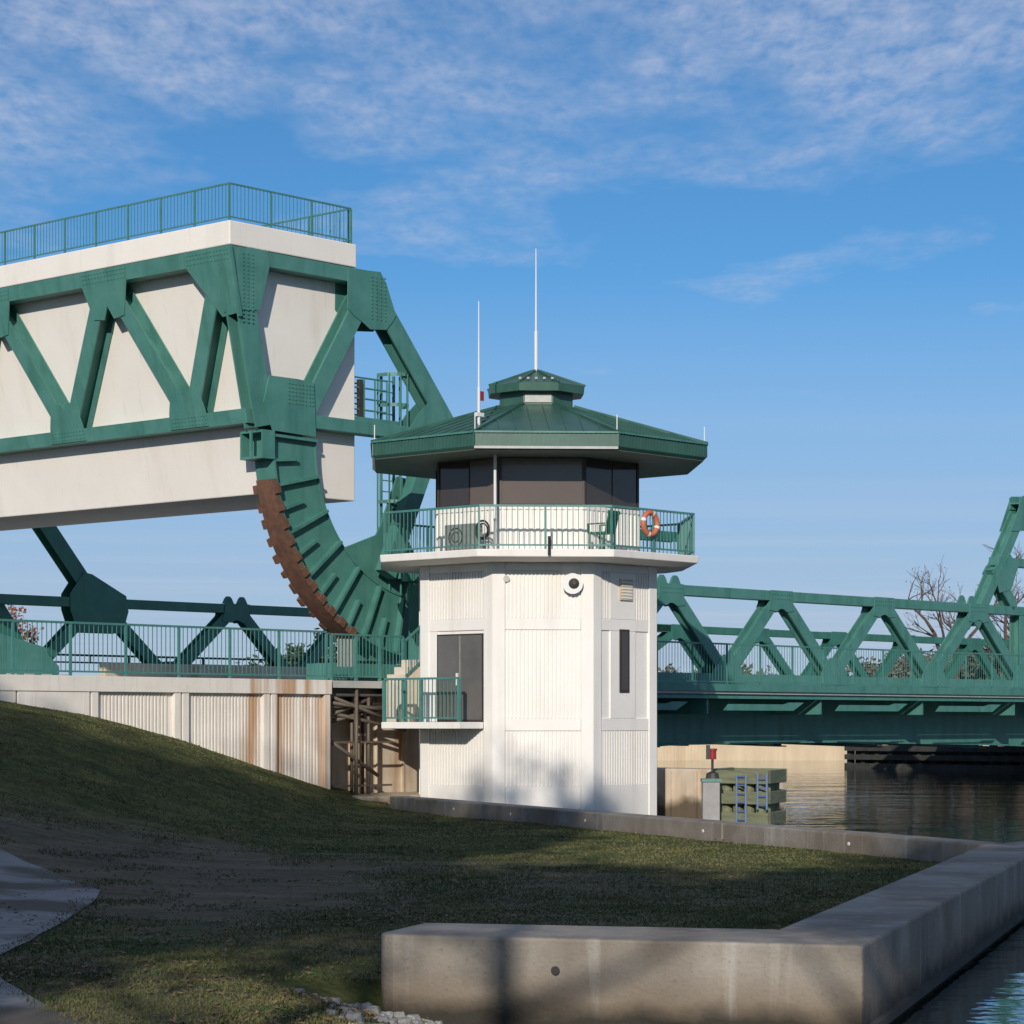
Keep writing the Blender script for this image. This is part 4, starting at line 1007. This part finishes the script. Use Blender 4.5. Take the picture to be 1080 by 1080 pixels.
# tall trees on the lawn behind the viewer: their crowns shade the foreground
TR = [leaf_mesh('tall_crown_%d' % i, 6800, 4.3, 7.6, .30, 60+i, G['leaf_dark'], 80, .15) for i in range(2)]
def tall_tree(x, y, h, s=1.0, kind=0, low=.33, lx=0.0):
    z0 = gz(x, y); t_ = thing('lawn_tree', 'tall leafy tree on the lawn whose shadow falls over the seawall', 'tree', 'world', (x, y, z0), 'tall trees shading the lawn')
    mb = MB(); mb.tube([(x, y, z0-.2), (x+.05+lx*.3, y, z0+h*.3), (x+lx, y+.1, z0+h*.62), (x+lx+.1, y, z0+h*.9)], (.2*h/24+.02 if h > 17.5 or h < 15 else .24), 9, .05)
    rr = random.Random(int(x*10)+99)
    for k in range(10):
        z = z0+h*rr.uniform(.42, .85); a = rr.uniform(0, 6.28); ln = rr.uniform(1.8, 3.6)*s
        mb.tube([(x+lx*.7, y, z), (x+lx*.7+math.cos(a)*ln*.6, y+math.sin(a)*ln*.6, z+ln*.25), (x+lx*.7+math.cos(a)*ln, y+math.sin(a)*ln, z+ln*.5)], .09, 5, .03)
    mb.build('trunk', G['bark'], t_, fix=False)
    c = bpy.data.objects.new('crown', TR[kind]); col.objects.link(c); c.parent = t_
    c.location = (lx, 0, h*(1+low)/2); c.scale = (s, s, h*(1-low)/2/8.4); c.rotation_euler.z = rr.uniform(0, 6.28)
for x, y, h, s, k, low in ((-29, -9, 25.5, 1.15, 0, .2), (-23.5, -10, 26, 1.1, 1, .2), (-18.2, -8, 26.6, 1.05, 0, .22), (-13.4, -9, 27.6, .95, 1, .25), (-11.2, -12, 28.2, .85, 0, .3),
                           (-8.9, -7, 26.8, .85, 0, .38), (-5.0, -8, 16.6, .85, 1, .64), (-3.75, -7.5, 16.2, .7, 0, .66), (.1, -9, 18.2, .9, 0, .55), (3.2, -8, 17.6, .95, 1, .55),
                           (-15.5, -16, 29, 1.1, 0, .3), (-21, -17, 28.6, 1.1, 1, .25), (-19, -24, 30.5, 1.15, 1, .2), (-26, -24, 30, 1.15, 0, .2), (-13.5, -25, 31, 1.0, 0, .3),
                           (-8.2, -4.5, 11.5, .55, 0, .15), (-11.2, -5, 13, .6, 1, .15), (-14.5, -4, 13, .6, 0, .15), (-12.2, -17, 26.5, .9, 1, .55)):
    tall_tree(x, y, h, s, k, low)
# ------------------------------------------------------------------ grass blades, gravel
def scatter_grass():
    rnd = random.Random(17); vs, fs = [], []; n = 0; path_poly = pth
    while n < 120000:
        Y = 13.5*(62/13.5)**rnd.random(); px = rnd.uniform(-30, 1000); x = (px-540)/F*Y
        if not inside(x, Y, LAND): continue
        if inside(x, Y, path_poly) and (dist_poly(x, Y, P1) > .12+.5*max(0, mnoise.noise((x*.9, Y*.9, 8)))): continue
        t, B = w2b(x, Y)
        if B > -.05: continue
        if Y > 20 and dist_poly(x, Y, [NL, INL, INR, FC, FL]) < .03: continue
        if inside(x, Y, [NL, NC, INR, INL]): continue
        d = mnoise.noise((x*.5, Y*.5, 2)); worn = max(0, 1-((x+5.2)/5)**2-((Y-33)/9)**2)
        if rnd.random() < .25-d*.9+worn*(1.0+1.6*mnoise.noise((x*1.4, Y*.8, 4))): continue
        z = gz(x, Y)
        if z < -.08: continue
        h = rnd.uniform(.010, .028)*(1+.7*max(0, d)); 
        if rnd.random() < .02: h *= 1.8
        a = rnd.uniform(0, 6.28); wd = .004+.0004*Y; ca, sa = math.cos(a)*wd, math.sin(a)*wd; k = len(vs)
        lx, ly = rnd.gauss(0, .4)*h, rnd.gauss(0, .4)*h
        vs += [(x-ca, Y-sa, z-.005), (x+ca, Y+sa, z-.005), (x+lx, Y+ly, z+h)]; fs.append((k, k+1, k+2)); n += 1
    mb = MB(); mb.add(vs, fs); o = mb.build('grass', G['blade'], fix=False); o['kind'] = 'stuff'
    tag(o, 'short grass covering the lawn and the slope', 'grass')
scatter_grass()
def gravel():
    rnd = random.Random(5); mb = MB()
    for i in range(3600):
        x = rnd.uniform(-2.0, .2); y = rnd.uniform(14.6, 20.95)
        e = dist_poly(x, y, SHORE[2:6])
        if e > 1.1 or (rnd.random() < e*.75) or inside(x, y, [NL, NC, INR, INL]): continue
        s = rnd.uniform(.012, .04) if rnd.random() < .9 else rnd.uniform(.05, .10); z = max(gz(x, y), -.2)
        c = Vector((x, y, z+s*.15)); a0 = rnd.uniform(0, 6.28); top, bot = [], []
        for k in range(6):
            a = a0+k*1.047; r1, r2 = rnd.uniform(.55, 1), rnd.uniform(.8, 1.15)
            top.append(c+Vector((math.cos(a)*s*r1*.75, math.sin(a)*s*r1*.75, s*rnd.uniform(.35, .6)))); bot.append(c+Vector((math.cos(a)*s*r2, math.sin(a)*s*r2, -s*.4)))
        mb.add(bot+top, [tuple(range(6, 12))]+[(k, (k+1) % 6, 6+(k+1) % 6, 6+k) for k in range(6)])
    o = mb.build('gravel', G['gravel']); o['kind'] = 'stuff'; tag(o, 'white gravel and rubble at the end of the near seawall', 'gravel')
gravel()

def litter():                                # fallen leaves on the lawn
    rnd = random.Random(77); vs, fs = [], []
    while len(fs) < 5200:
        Y = 13.5*(52/13.5)**rnd.random(); px = rnd.uniform(-30, 960); x = (px-540)/F*Y
        if not inside(x, Y, LAND) or inside(x, Y, [NL, NC, INR, INL]) or w2b(x, Y)[1] > -.3: continue
        if rnd.random() > .35+1.3*mnoise.noise((x*.35, Y*.35, 11)): continue
        z = gz(x, Y)+rnd.uniform(.012, .03); s_ = rnd.uniform(.02, .05); a = rnd.uniform(0, 6.28); t1, t2 = rnd.gauss(0, .012), rnd.gauss(0, .012)
        ca, sa = math.cos(a)*s_, math.sin(a)*s_; k = len(vs)
        vs += [(x-ca, Y-sa, z+t1), (x+sa*.5, Y-ca*.5, z), (x+ca, Y+sa, z+t2), (x-sa*.5, Y+ca*.5, z)]; fs.append((k, k+1, k+2, k+3))
    mb = MB(); mb.add(vs, fs); o = mb.build('fallen_leaves', G['litter'], fix=False); o['kind'] = 'stuff'
    tag(o, 'brown fallen leaves scattered over the lawn and worn earth', 'leaves')
litter()
